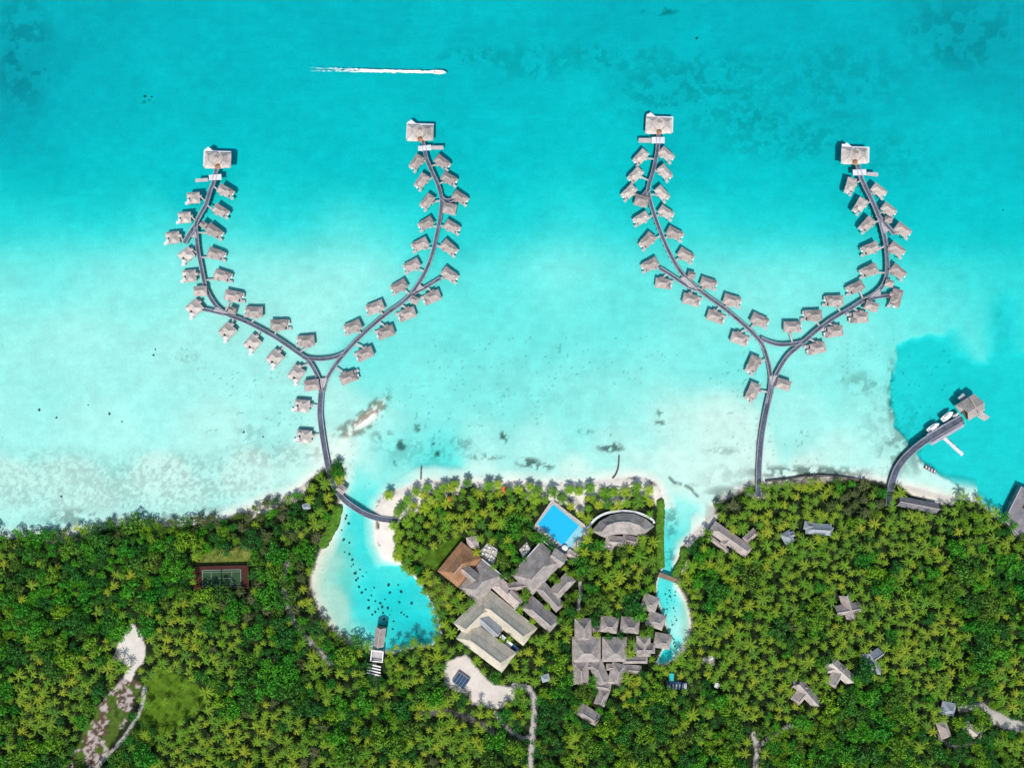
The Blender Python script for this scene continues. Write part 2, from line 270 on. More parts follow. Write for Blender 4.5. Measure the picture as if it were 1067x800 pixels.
def terrain(PX, PY):
    L = sdf(PX, PY, LAND)
    w = np.zeros(PX.shape); d = np.zeros(PX.shape)
    qx = np.clip(PX, -60, 1127); qy = np.clip(PY, -40, 840)
    for (x, y, v) in DEP:
        sg = 30.0 if (y < 430) else (16.0 if y < 480 else 9.0)
        r2 = (qx - x) ** 2 + (qy - y) ** 2
        g = np.exp(-r2 / (2 * sg * sg)) + 3e-3 / (1 + r2 / 900.0) ** 2
        w += g; d += g * v
    dep = d / w; dep = dep * (1 - .36 * smooth01((qy - 225) / 60) * smooth01((560 - qy) / 60) - .1 * smooth01((qy - 555) / 30))
    dep *= 0.93 + 0.16 * fbm(qx, qy * 1.6, 60, 3, 4) 
    bs = sdf(qx, qy, BASIN) + (fbm(qx, qy, 12, 8, 3) - .5) * 7
    sw = 7 + 30 * smooth01((385 - qy) / 30) * smooth01((qx - 975) / 30); k = smooth01(bs / sw + .5)
    dep = dep * (1 - k) + (2.7 + .8 * fbm(qx, qy, 50, 5)) * k
    shore = np.maximum(-L, 0)
    shallow = np.where((PX > 680) & (PX < 720) & (PY > 530), np.where(PX < 700, .8, .16), np.where(PX>1020,.25,.03 + .08 * smooth01((PX-345)/20) * smooth01((475-PX)/12) * smooth01((PY-488)/30)))
    lag_s = (PX > 395) & (PX < 470) & (PY > 590)
    shallow = np.where(lag_s, .9, shallow)
    dep = np.minimum(dep, shore * shallow * (1 + np.maximum(shore - 12, 0) * .3) + .05)
    z = np.where(L > 0, np.minimum(1.3, L * .22), -dep)
    # sand bar beside the left pier
    a = R(38); u = (PX - 381) * math.cos(a) - (PY - 436) * math.sin(a); v = (PX - 381) * math.sin(a) + (PY - 436) * math.cos(a)
    bar = 1 - np.sqrt((u / 29) ** 2 + ((v + .006 * u * u - 1) / 9) ** 2)
    z = np.where(bar > 0, np.maximum(z, -0.5 + bar * .75), z)
    tail = segdist(PX, PY, [(366, 449), (350, 470)])
    z = np.maximum(z, -.12 - tail * .05 + (L > 0) * 0) if False else np.where((tail < 14) & (L < 0), np.maximum(z, -.1 - tail * .05), z)
    C = np.zeros(PX.shape + (4,)); C[..., 3] = 1
    sand = np.array((0.70, 0.675, 0.62)); n1 = fbm(PX, PY, 9, 21, 4)
    C[..., :3] = sand * (0.90 + .2 * n1)[..., None] * (1 + .10 * (fbm(PX / 5 + PY * .06, PY, 3.2, 63, 3) - .5) + .10 * (fbm(PX, PY, 40, 64, 4) - .5))[..., None]
    inl = np.maximum(smooth01((PX-318)/10) * smooth01((372-PX)/12) * smooth01((PY-555)/20), smooth01((PX-706)/8) * smooth01((730-PX)/8) * smooth01((PY-600)/10))[..., None]
    C[..., :3] *= 1 - inl * (1 - np.array((.86, .84, .78)))
    ub = (PX > 650) & (PX < 800)  # warmer sand flats
    n9 = fbm(PX, PY, 70, 77, 3)
    dk = np.zeros(PX.shape)
    for i, (cx, cy, rx, ry, s, cell) in enumerate(DARK):
        e = 1 - ((PX - cx) / rx) ** 2 - ((PY - cy) / ry) ** 2
        m_ = e > -1
        if not m_.any(): continue
        n = fbm(PX[m_], PY[m_], cell, 100 + i * 7, 4, .65)
        val = np.clip(e[m_] + .25, 0, 1) * smooth01((n - .47) / .10) * s if s < 1 else smooth01((e[m_] + (n - .5) * 3.2) / .5) * (s * .55)
        dk[m_] = np.maximum(dk[m_], val)
    for st in STREAKS: dk = np.maximum(dk, .8 * smooth01(1.6 - segdist(PX, PY, st) / 1.3) * smooth01((fbm(PX, PY, 4, 55) - .3) / .2))
    shoreband = smooth01(1 - shore / 16) * smooth01((fbm(PX, PY, 14, 61, 4, .6) - .48) / .15) * np.where((PY < 570) & ((PX < 200) | (PX > 735)) & (PX < 925), .38, 0)
    dk = np.maximum(dk, shoreband)
    spk = (vnoise(PX, PY, 2.0, 91) > .91) & (fbm(PX, PY, 60, 92, 2) > .52) & (PY > 350)
    dk = np.maximum(dk, spk * .35)
    dk = np.clip(dk, 0, .92)
    C[..., :3] = C[..., :3] * (1 - dk)[..., None] + np.array((0.05, 0.075, 0.06)) * dk[..., None]
    ring = smooth01(bar * 2.2 + 1.0) * np.where((v > .5) & (u < 12), smooth01(1 - (bar - .2) / .25), 1) * smooth01((fbm(PX, PY, 5, 41, 4, .65) - .36) / .16)
    C[..., :3] = C[..., :3] * (1 - ring * .75)[..., None] + np.array((0.20, 0.15, 0.10)) * (ring * .75)[..., None]
    # land colours
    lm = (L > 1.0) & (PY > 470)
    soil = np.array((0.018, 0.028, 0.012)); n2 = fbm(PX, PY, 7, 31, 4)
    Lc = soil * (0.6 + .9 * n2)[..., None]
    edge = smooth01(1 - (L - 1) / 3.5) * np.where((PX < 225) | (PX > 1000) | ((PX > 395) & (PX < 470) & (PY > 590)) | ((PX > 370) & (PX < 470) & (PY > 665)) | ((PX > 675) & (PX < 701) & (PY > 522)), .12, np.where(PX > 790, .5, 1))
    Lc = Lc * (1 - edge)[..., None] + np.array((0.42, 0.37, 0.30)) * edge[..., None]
    for (p, c) in GRASSP:
        k = smooth01((sdf(PX, PY, p) + (n2 - .5) * 5) / 3 + .5)[..., None]; Lc = Lc * (1 - k) + np.array(c) * (0.1 + 1.8 * fbm(PX, PY, 4, 37, 5, .8))[..., None] * k
    k = smooth01((sdf(PX, PY, DEBRIS) + (n2 - .5) * 8) / 3 + .5)[..., None]
    nn = fbm(PX, PY, 3.2, 71, 3, .7)[..., None]; n3 = fbm(PX, PY, 12, 73, 3)[..., None]
    Lc = Lc * (1 - k) + np.where(n3 > .56, np.array((0.07, 0.12, 0.02)), np.where(nn < .5, np.array((0.13, 0.085, 0.06)), np.array((0.36, 0.31, 0.29)))) * (.4 + 1.1 * nn) * k
    for (p, c) in SANDP:
        k = smooth01((sdf(PX, PY, p) + (n2 - .5) * (16 if len(p) > 20 else 4)) / 2 + .5)[..., None]; Lc = Lc * (1 - k) + np.array(c) * (0.82 + .36 * n1)[..., None] * k
    for (p, wd, b) in PATHS:
        k = smooth01((wd - segdist(PX, PY, p) + (n2 - .5) * 2) / 1.2)[..., None]; Lc = Lc * (1 - k) + np.array((b, b * .94, b * .86)) * (0.8 + .4 * n1)[..., None] * k
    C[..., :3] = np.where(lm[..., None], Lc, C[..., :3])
    z = z + np.where(L > 3, .12 * (fbm(PX, PY, 12, 15) - .5), 0)
    return z, C, L
def axis(a, b, step, far):
    core = np.arange(a, b + .01, step); out = [core]; s = step; x = b; r = []
    while x < far: s *= 1.35; x += s; r.append(x)
    s = step; x = a; l = []
    while x > -far: s *= 1.35; x -= s; l.append(x)
    return np.concatenate([np.array(l[::-1]), core, np.array(r)])
ax = axis(-345, 345, 0.9, 6200); ay = axis(-262, 262, 0.9, 6200)
GX, GY = np.meshgrid(ax, ay)
PXg = GX / S + 533.5; PYg = 400 - GY / S
Z, Cc, Lg = terrain(PXg, PYg)
ny, nx = GX.shape
V = np.stack([GX, GY, Z], -1).reshape(-1, 3)
ii = (np.arange(ny - 1)[:, None] * nx + np.arange(nx - 1)[None, :]).ravel()
F = np.stack([ii, ii + 1, ii + nx + 1, ii + nx], -1)
m, nt, b = newmat('sand_and_soil')
at = nt.nodes.new('ShaderNodeAttribute'); at.attribute_name = 'ground'
tc = nt.nodes.new('ShaderNodeTexCoord'); no = nt.nodes.new('ShaderNodeTexNoise'); no.inputs['Scale'].default_value = .9; no.inputs['Detail'].default_value = 5
no.inputs['Roughness'].default_value = .7
nt.links.new(tc.outputs['Object'], no.inputs['Vector'])
mr = nt.nodes.new('ShaderNodeMapRange'); mr.inputs[1].default_value = .3; mr.inputs[2].default_value = .7; mr.inputs[3].default_value = .92; mr.inputs[4].default_value = 1.07
nt.links.new(no.outputs[0], mr.inputs[0])
vm = nt.nodes.new('ShaderNodeVectorMath'); vm.operation = 'SCALE'; nt.links.new(at.outputs['Color'], vm.inputs[0]); nt.links.new(mr.outputs[0], vm.inputs['Scale'])
nt.links.new(vm.outputs[0], b.inputs['Base Color']); b.inputs['Roughness'].default_value = 1; b.inputs['Specular IOR Level'].default_value = 0
tag(npmesh('ground', V, F, m, attrs=[('ground', 'POINT', Cc.reshape(-1, 4))], smooth=True), 'white sand sea floor rising to the wooded shore', kind='structure')

# water: a closed body with a rippled surface and real absorption
m, nt, b = newmat('lagoon_water'); nt.nodes.remove(b)
out = [n for n in nt.nodes if n.type == 'OUTPUT_MATERIAL'][0]
tr = nt.nodes.new('ShaderNodeBsdfTransparent'); gl = nt.nodes.new('ShaderNodeBsdfGlossy'); gl.inputs['Roughness'].default_value = .05
fr = nt.nodes.new('ShaderNodeFresnel'); fr.inputs['IOR'].default_value = 1.33
tc = nt.nodes.new('ShaderNodeTexCoord'); no = nt.nodes.new('ShaderNodeTexNoise'); no.inputs['Scale'].default_value = .35; no.inputs['Detail'].default_value = 4
nt.links.new(tc.outputs['Object'], no.inputs['Vector'])
bp = nt.nodes.new('ShaderNodeBump'); bp.inputs['Strength'].default_value = .25; bp.inputs['Distance'].default_value = .2
nt.links.new(no.outputs[0], bp.inputs['Height']); nt.links.new(bp.outputs[0], gl.inputs['Normal']); nt.links.new(bp.outputs[0], fr.inputs['Normal'])
mx = nt.nodes.new('ShaderNodeMixShader'); nt.links.new(fr.outputs[0], mx.inputs[0]); nt.links.new(tr.outputs[0], mx.inputs[1]); nt.links.new(gl.outputs[0], mx.inputs[2])
nt.links.new(mx.outputs[0], out.inputs['Surface'])
va = nt.nodes.new('ShaderNodeVolumeAbsorption'); va.inputs['Density'].default_value = .60; va.inputs['Color'].default_value = (0.0, 0.938, 0.958, 1)
nt.links.new(va.outputs[0], out.inputs['Volume'])
w = MB().box(0, 0, 12000, 12000, -14, 0).build('water', m)
tag(w, 'clear turquoise lagoon water over white sand', kind='structure')

# ------------------------------------------------------------------ piers
def catmull(pts, step=2.0):
    P = [pts[0]] + list(pts) + [pts[-1]]; out = []
    for i in range(1, len(P) - 2):
        p0, p1, p2, p3 = P[i-1], P[i], P[i+1], P[i+2]
        n = max(1, int(math.dist(p1, p2) / step))
        for k in range(n):
            t = k / n
            out.append(tuple(.5 * (2*p1[j] + (p2[j]-p0[j])*t + (2*p0[j]-5*p1[j]+4*p2[j]-p3[j])*t*t + (3*p1[j]-p0[j]-3*p2[j]+p3[j])*t**3) for j in (0, 1)))
    out.append(tuple(pts[-1])); return out
DZ = 1.9
ALLP = []
def ribbon(mb, pts, w0, w1, z0, z1):   # solid strip between lateral offsets w0..w1
    b = len(mb.v); n = len(pts)
    for i, p in enumerate(pts):
        q = pts[min(i+1, n-1)]; r = pts[max(i-1, 0)]
        d = math.hypot(q[0]-r[0], q[1]-r[1]) or 1; nx_, ny_ = -(q[1]-r[1])/d, (q[0]-r[0])/d
        for (wv, z) in ((w0, z0), (w1, z0), (w1, z1), (w0, z1)): mb.v.append((p[0] + nx_*wv, p[1] + ny_*wv, z))
    for i in range(n - 1):
        for k in range(4):
            l = (k + 1) % 4; mb.f.append((b+4*i+k, b+4*i+l, b+4*i+4+l, b+4*i+4+k))
    e = b + 4 * (n - 1); mb.f += [(b, b+3, b+2, b+1), (e, e+1, e+2, e+3)]
def walkway(root, org, pxpts, width, dz=0.0, rim=True, dmat='pier'):
    pts = [XY(x, y, DZ) for x, y in catmull(pxpts)]; ALLP.extend(pts)
    L = [(x - org[0], y - org[1]) for x, y in pts]; h = width / 2
    mb = MB(); ribbon(mb, L, -h, h, DZ - .25 + dz, DZ + dz); wk = mb.build('walkway', M[dmat], root)
    if rim:
        for s in (-1, 1):
            mb = MB(); a, b2 = sorted((s * (h + .02), s * (h + .27)))
            ribbon(mb, L, a, b2, DZ - .3 + dz, DZ + .22 + dz); mb.build('kerb', M['rail'], wk)
            mb = MB(); a, b2 = sorted((s * (h + .12), s * (h + .20))); ribbon(mb, L, a, b2, DZ + .95 + dz, DZ + 1.05 + dz)
            for p in L[::3]: mb.box(p[0], p[1], .01, .01, DZ, DZ + .01)
            mb.build('handrail', M['rail'], wk)
    mb = MB(); 
    for i in range(0, len(L), 3):
        q = L[min(i+1, len(L)-1)]; r = L[max(i-1, 0)]; d = math.hypot(q[0]-r[0], q[1]-r[1]) or 1
        for s in (-1, 1): mb.tube((L[i][0] - s*h*.8*(q[1]-r[1])/d, L[i][1] + s*h*.8*(q[0]-r[0])/d, -6), (L[i][0] - s*h*.8*(q[1]-r[1])/d, L[i][1] + s*h*.8*(q[0]-r[0])/d, DZ - .26), .16, .16, 6)
    mb.build('piles', M['post'], wk)['kind'] = 'stuff'
    return wk
def pier(name, label, x, y, branches, plats, group=None):
    o = XY(x, y); r = empty(name, (o[0], o[1], 0)); tag(r, label, 'pier', group)
    for i, (pts, wd) in enumerate(branches): walkway(r, o, pts, wd, dz=-.006 * i)
    for i, (poly, mn) in enumerate(plats):
        c = [XY(*p, DZ) for p in poly]; MB().quadbox([(a - o[0], b_ - o[1]) for a, b_ in c][::-1], DZ - .3, DZ + .012 + .004 * i).build('platform', M[mn], r)
    return r
pier('wooden_pier', 'left Y-shaped wooden pier whose trunk curves round to the lagoon beach', 335, 406, [
  ([(414,542.5),(393,539.5),(374.5,532),(355,516.7),(345,497),(339,471),(334,437),(334,420),(335,406)], 2.8),
  ([(334.6,409),(333,397.5),(328,386),(320.6,375),(311,368),(292.5,355),(273.7,344),(255,334.7),(238,328),(227,320.6),(218.4,308.4),(213.5,296),(210.5,281),(207,264),(205,247),(204.4,234),(208,225),(214.7,213),(219.4,198),(223,188.7),(225.5,176)], 1.8),
  ([(336,409),(339,398.4),(345,387),(356,372),(369,357.5),(385,342),(403,327),(419.5,315),(430,304.5),(439,291),(446.5,276),(451.5,261),(455,245),(458.8,226),(460,207),(456,192),(450.3,179.4),(444.7,166.3),(442.8,157.8),(440.4,146)], 1.8),
  ([(315,372),(322.4,373.7),(335.6,374.2),(348.7,372.2),(358,368.4)], 1.7), ([(204.4,234),(198,243.5),(192,253.4)], 2.2),
  ([(238,328),(225,325),(210,321.8)], 1.8), ([(428.5,307.5),(444,299),(459,290)], 1.5), ([(459.5,205),(465,209.5),(473,208)], 1.7)],
  [([(333,394),(341,394),(337.5,404),(334,404)], 'deck'), ([(226,320),(238,327),(222,324)], 'deck'), ([(432,304),(437,296),(442,300)], 'deck'), ([(204,241),(199,247),(205,248)], 'deck'),
   ([(217.5,182.5),(230.5,181.5),(231,187.5),(218,188)], 'deck_pale'), ([(203.5,186.5),(216.5,185.5),(217,189),(203.5,190)], 'deck'),
   ([(435.5,152.5),(449,151),(449.5,156.5),(436,157.5)], 'deck_pale'), ([(449.5,152),(462,152),(462,156),(449.5,156)], 'deck')])
pier('wooden_pier', 'right Y-shaped wooden pier whose trunk rises straight from the palm shore', 803, 410, [
  ([(790,517),(790.2,508),(791,482),(793.4,454),(798,428),(803,407)], 2.9),
  ([(800,420),(803,398),(802,385),(799.5,374),(794.7,360),(786.5,349.5),(773,336.7),(755,321.7),(740,311),(724,298.5),(710.5,285),(700,268.5),(691,249),(683,228),(678,212),(675.3,197),(679.5,182),(684,162.5),(685.5,150.5),(686.2,138)], 1.8),
  ([(801,420),(806,397.5),(812,384),(821,370.5),(833,360),(850,345),(867.5,332),(884,322.5),(898,313.8),(910,307),(919,298.5),(923.5,288),(924.5,273),(923.3,258),(920.5,242),(916,227),(908.5,209),(901.7,195.5),(896.5,183.5),(893.5,172)], 1.9),
  ([(792.5,352.5),(803,357),(815,359.3),(830,357.8),(836,356)], 1.7), ([(676,197),(671.2,203),(669,206)], 1.7),
  ([(730,303),(718,299),(707.5,292.5),(698,286),(687,279.5)], 1.6), ([(914,224),(922,233),(931.7,244)], 1.8), ([(901,312.5),(914,309.5),(928,308)], 1.7)],
  [([(802,392),(810,391),(805,401),(803,401)], 'deck'), ([(713,288),(727,301),(718,299),(709,290)], 'deck'), ([(918,232),(927,240),(921,243)], 'deck'), ([(905,310),(917,301),(918,308)], 'deck'),
   ([(679,143),(692.5,143),(692.5,149.5),(679,149.5)], 'deck_pale'), ([(665.5,144),(678.5,144),(678.5,148.8),(665.5,148.8)], 'deck'),
   ([(888.5,177),(902.5,176.5),(903,182.5),(889,183)], 'deck_pale'), ([(903.5,179.5),(915,180),(915,184),(903.5,183)], 'deck')])
def nearest_pier(x, y): return min(ALLP, key=lambda p: (p[0]-x)**2 + (p[1]-y)**2)

# ------------------------------------------------------------------ overwater villas
VE, VR = 3.7, 7.2
def villa_A(fl, thm):   # deck at +u end, +v*fl = away from the pier
    r = empty('overwater_villa', (0, 0, 0)); f = fl
    MB().box(.6, 0, 10.6, 6.4, 1.55, 1.85).box(4.6, -1.9*f*-1, 4.6, 3.0, 1.551, 1.851).build('deck', M['deck'], r)
    MB().box(-.6, 0, 8.0, 5.2, 1.86, 4.2).build('wall', M['wall'], r)
    rf = MB().hip(-.4, -.1*f, 10.2, 7.2, VE, VR, 0, .42).build('roof', thm, r)
    MB().box(-.4, -.1*f, 4.2, .5, VR - .18, VR + .12).build('ridge_cap', M['ridge'], rf)
    MB().hip(3.6, 1.5*f, 4.6, 4.4, 3.5, 6.0, 0, .4).build('side_roof', thm, r)
    MB().hip(-1.2, -3.5*f, 2.8, 2.6, 3.3, 4.9, math.pi/2, .3).build('porch_roof', thm, r)
    MB().box(4.3, -2.0*f, 1.5, 1.5, 1.86, 1.97).build('plunge_pool', M['dark'], r)
    MB().box(6.1, .6*f, 1.9, 1.3, 1.86, 2.25).build('sun_bed', M['canvas'], r)
    sd = MB()
    sd.box(6.9, -2.3*f, 2.2, 2.2, .5, .7).build('swim_platform', M['deck'], r)
    for x in (-4, 0, 4.5):
        for y in (-2.6, 2.6): MB().tube((x, y, -6), (x, y, 1.56), .2, .2, 6).build('stilt', M['post'], r)
    return r
def villa_B(thm):      # +v away from the pier: large deck with sunbeds
    r = empty('overwater_villa', (0, 0, 0))
    MB().box(0, 1.2, 9.4, 9.6, 1.55, 1.85).build('deck', M['deck'], r)
    MB().box(0, -.8, 7.2, 5.4, 1.86, 4.3).build('wall', M['wall'], r)
    rf = MB().hip(0, -.9, 9.4, 7.4, VE, VR + .2, 0, .42).build('roof', thm, r)
    MB().box(0, -.9, 3.6, .5, VR, VR + .32).build('ridge_cap', M['ridge'], rf)
    MB().hip(2.7, 3.0, 4.8, 4.0, 3.5, 5.8, math.pi/2, .4).build('side_roof', thm, r)
    MB().hip(-3.4, 2.2, 3.0, 3.0, 3.4, 5.0, 0, .4).build('bath_roof', thm, r)
    MB().hip(1.0, -4.7, 2.8, 2.4, 3.3, 4.8, math.pi/2, .3).build('porch_roof', thm, r)
    MB().box(-.3, 3.7, 1.9, 1.7, 1.86, 1.98).build('plunge_pool', M['dark'], r)
    for x in (-1.6, -3.0): MB().box(x, 5.0, .9, 2.2, 1.87, 2.2).build('sun_bed', M['canvas'], r)
    MB().box(-3.6, 7.0, 2.6, 2.4, .5, .7).build('swim_platform', M['deck_pale'], r)
    for x in (-3.5, 3.5):
        for y in (-3, 1, 4.8): MB().tube((x, y, -6), (x, y, 1.56), .2, .2, 6).build('stilt', M['post'], r)
    return r
def children(o): return [c for c in o.children]
def copy_tree(o, parent=None):
    c = o.copy(); col.objects.link(c)
    if parent: c.parent = parent
    for ch in list(o.children):
        if not ch.name.startswith('gangway'): copy_tree(ch, c)
    return c
protos = {'A1': [villa_A(1, M['thatch']), 0], 'A-1': [villa_A(-1, M['thatch']), 0], 'B': [villa_B(M['thatch_pale']), 0], 'P1': [villa_A(1, M['thatch_pale']), 0], 'P-1': [villa_A(-1, M['thatch_pale']), 0]}
ORD = ['first','second','third','fourth','fifth','sixth','seventh','eighth','ninth','tenth','eleventh','twelfth']
LL_l = [(199.7,204.7,95),(190.3,225.3,95),(178,246.3,95),(192.2,264.3,130),(195.5,286.5,95),(200.6,319.7,130),(235.3,344,-42),(261.5,356.6,-42),(285,372.2,-40),(307.5,388.5,-35),(314.1,423,88),(316.2,455,88)]
LL_r = [(231.9,197.2,-30),(226.9,217.8,-35),(220.3,239.3,-35),(222.2,263.3,-20),(229,286,-20),(240.5,307.5,-15),(263.4,324.4,0),(288.7,337.9,0),(317.8,354.7,3)]
LR_l = [(433.5,166.8,60),(439,186.5,55),(445,208,55),(443.8,231.5,35),(437.8,253.5,30),(429.2,275.5,30),(415.7,297.4,30),(390.7,319.5,25),(367.2,340,25)]
LR_r = [(459.7,166.8,-40),(466.8,184.4,-30),(478.4,204.1,-35),(470,234.7,-30),(467,256.5,-40),(467.5,285,-35),(450.2,309,20),(424,326.7,20),(401.5,345.7,20),(379.7,368.4,22),(361.5,393.5,22)]
RL_l = [(669.3,161.3,50),(663.7,180.2,45),(657,198.2,45),(669.9,226,35),(676,249,50),(679.3,274.5,30),(691.7,294.7,-10),(721,311.7,-15),(746.5,329.5,-18),(771.5,352.5,-20),(786.8,378.7,70),(786.5,407.2,68)]
RL_r = [(695.2,158.7,-45),(693.7,177.5,-50),(690.7,199.5,-50),(694.6,219.8,-32),(703.7,242,-30),(715.4,264.7,-35),(739,294.3,-20),(763.8,312.5,-20),(792.8,333,-25)]
RR_l = [(889,191,75),(899.2,212,60),(906.7,231.8,50),(910.6,257.5,25),(909.2,280.5,25),(895,298.5,25),(872.6,312.7,3),(850.1,328,2),(827,340,2)]
RR_r = [(918.2,196.7,-40),(928.7,216.8,-40),(943.3,238.2,-40),(937,258.5,-40),(938.5,281.7,-40),(937,309,75),(898.7,330.4,0),(872.1,345,10),(853.9,362.5,12)]
for (lst, armn, side, typ) in ((LL_l,"left pier's left arm",'left','B'),(LL_r,"left pier's left arm",'right','A'),(LR_l,"left pier's right arm",'left','A'),(LR_r,"left pier's right arm",'right','A'),
        (RL_l,"right pier's left arm",'left','A'),(RL_r,"right pier's left arm",'right','A'),(RR_l,"right pier's right arm",'left','A'),(RR_r,"right pier's right arm",'right','A')):
    for i, (px, py, an) in enumerate(lst):
        x, y = XY(px, py, 6.0); q = nearest_pier(x, y); ox, oy = x - q[0], y - q[1]; a = R(an + rnd.uniform(-3, 3))
        if typ == 'B':
            key = 'B'
            if (-math.sin(a)) * ox + math.cos(a) * oy < 0: a += math.pi
            attach = (1.0, -4.3)
        else:
            du = math.cos(a) * ox + math.sin(a) * oy
            if py < 292 or py > 375 or abs(an) > 60:
                if du < 0: a += math.pi
            elif math.sin(a) > 0 or (abs(math.sin(a)) < .03 and math.cos(a) < 0): a += math.pi
            f = 1 if (-math.sin(a)) * ox + math.cos(a) * oy > 0 else -1
            key = ('A' if py > 230 or armn[0] == 'l' else 'P') + str(f); attach = (-1.2, -3.0 * f)
        pr = protos[key]; o = pr[0] if pr[1] == 0 else copy_tree(pr[0]); pr[1] += 1
        k_ = .80 if py < 235 else (.86 if py < 300 else .93); kz = k_*.78; o.location = (x, y, DZ*(1-kz)); o.rotation_euler = (0, 0, a); o.scale = (k_, k_, kz)
        if typ == 'B': o.scale = (k_*.9, k_, kz)
        # gangway to the pier, in the villa's own frame
        c, s = math.cos(-a), math.sin(-a); gx, gy = ((-ox) * c - (-oy) * s) / o.scale[0], ((-ox) * s + (-oy) * c) / o.scale[1]
        d = math.hypot(gx - attach[0], gy - attach[1]); g = MB()
        ribbon(g, [attach, (gx, gy)], -.55, .55, 1.45, 1.72 + .003 * (i % 3)); go = g.build('gangway', M['deck'], o)
        pos = 'topmost' if i == 0 else ('lowest' if i == len(lst) - 1 else ORD[i] + ' from top')
        look = 'wide-decked thatched villa' if typ == 'B' else 'thatched villa'
        tag(o, '%s, %s, on the %s side of the %s' % (look, pos, side, armn), 'villa', 'overwater villas along the Y-shaped piers')
for k, pr in protos.items():
    if pr[1] == 0:
        for ch in list(pr[0].children_recursive): bpy.data.objects.remove(ch)
        bpy.data.objects.remove(pr[0])

# ------------------------------------------------------------------ other buildings
EX = []     # keep-clear areas for trees: (px, py, L, W, angle)
def building(name, label, cat, hips, group=None, zb=0.0, kill=True, walls=True, extra=None):
    cx = sum(h[0] for h in hips) / len(hips); cy = sum(h[1] for h in hips) / len(hips)
    zr0 = max(h[6] for h in hips); x0, y0 = XY(cx, cy, zr0 * .7)
    r = empty(name, (x0, y0, 0)); tag(r, label, cat, group)
    for i, h in enumerate(hips):
        px, py, L, W, an, ze, zr = h[:7]; mt = h[7] if len(h) > 7 else 'thatch_grey'; kind = h[8] if len(h) > 8 else 'hip'; hf = h[9] if len(h) > 9 else .42
        zm = ze + (zr - ze) * .4; x, y = XY(px, py, zm); x -= x0; y -= y0; k = S * (H - zm) / H; Lm, Wm = L * k, W * k; a = R(an); ze += .013 * i
        if kind == 'hip': rf = MB().hip(x, y, Lm, Wm, ze, zr, a, hf).build('roof', M[mt], r)
        elif kind == 'gable': rf = MB().gable(x, y, Lm, Wm, ze, zr, a).build('roof', M[mt], r)
        elif kind == 'flat': rf = MB().box(x, y, Lm, Wm, ze - .3, ze, a).build('roof', M[mt], r)
        aa, LL, WW = (a, Lm, Wm) if Lm >= Wm else (a + math.pi/2, Wm, Lm)
        rl = (LL - WW * hf * 2) if kind == 'hip' else LL
        if kind != 'flat' and rl > 1.5: MB().box(x, y, rl + .3, .45, zr - .2, zr + .1, aa).build('ridge_cap', M['ridge'], rf)
        if walls: MB().box(x, y, max(Lm - 1.6, .8), max(Wm - 1.6, .8), zb, ze - .31, a).build('wall', M['wall'], r)
        if kill: EX.append((px, py, L - 1, W - 1, an))
    return r
# head suites
for nm, cx, cy, rot, sgn in (("left pier's left arm", 226, 165.5, -2, 1), ("left pier's right arm", 437.5, 137, -1, 1), ("right pier's left arm", 687, 129.5, -3, 1), ("right pier's right arm", 891.5, 161, -2, 1)):
    r = building('pier_head_villa', "large double-roofed villa at the tip of the " + nm, 'villa', [
      (cx - 7.6, cy + .6, 17, 12.5, 90 + rot, 3.7, 7.2, 'thatch_pale', 'hip', .45), (cx + 7.6, cy + .9, 15.5, 12.5, 90 + rot, 3.7, 7.0, 'thatch_pale', 'hip', .45),
      (cx + .2, cy - .4, 12, 12, rot, 3.5, 6.4, 'thatch_pale', 'hip', .45)], group='villas closing the tips of the pier arms', zb=1.86, kill=False)
    o = r.location; c = [XY(cx + a, cy + b_, DZ) for a, b_ in ((-14.5, 7), (-13.6, -9), (-9, -12.5), (-4, -8.3), (14.6, -7.8), (14.2, 8.5), (4, 10.2), (-12, 10.2))]
    MB().quadbox([(a - o[0], b_ - o[1]) for a, b_ in c][::-1], 1.5, 1.86).build('deck', M['deck_pale'], r)
    e = XY(cx + .3, cy + 7.5, 5); MB().cone(e[0]-o[0], e[1]-o[1], 4.0, 5.8, 1.8).build('entry_roof', M['thatch_brown'], r)
    MB().box(e[0]-o[0]-6.2, e[1]-o[1]+11, 2.2, 1.6, 1.87, 2.3).build('sun_bed', M['canvas'], r)
PAV = [(208,302.8,14,10,5,"beside the left pier's left arm, between two wide-decked villas"),(211,233.7,7,6.5,-35,"at the upper fork of the left pier's left arm"),(241,323,8,7,-20,"at the lower fork of the left pier's left arm"),(324.3,401.2,16,11.5,8,"just above the trunk fork of the left pier, on its left side"),
  (431.5,312.4,9,8,-25,"at the lower fork of the left pier's right arm"),(468.5,216.9,14,11,-12,"at the upper fork of the left pier's right arm"),(668.7,208.7,14,11,-15,"at the upper fork of the right pier's left arm"),(721,286.5,8,7,-15,"at the lower fork of the right pier's left arm"),
  (817.2,400.5,15,10.5,-18,"just above the trunk fork of the right pier, on its right side"),(926.8,228.2,8,6,-10,"at the upper fork of the right pier's right arm"),(927.7,294.7,9,7,-15,"inside the right bend of the right pier's right arm"),(909.2,318.7,14,9.5,-20,"below the lower fork of the right pier's right arm"),(355.5,509.5,9.5,8.5,-40,"where the left pier meets the wooded point")]
for (px, py, L, W, an, where) in PAV:
    r = building('pier_shelter', 'plain thatched shelter ' + where, 'shelter', [(px, py, L, W, an, 4.0, 6.2, 'thatch', 'hip', .3)], group='small shelters beside the piers', zb=1.86, kill=py > 480)
    x, y = XY(px, py, 3); MB().box(0, 0, L*S*.98, W*S*.98, 1.5, 1.86, R(an)).build('deck', M['deck'], r)
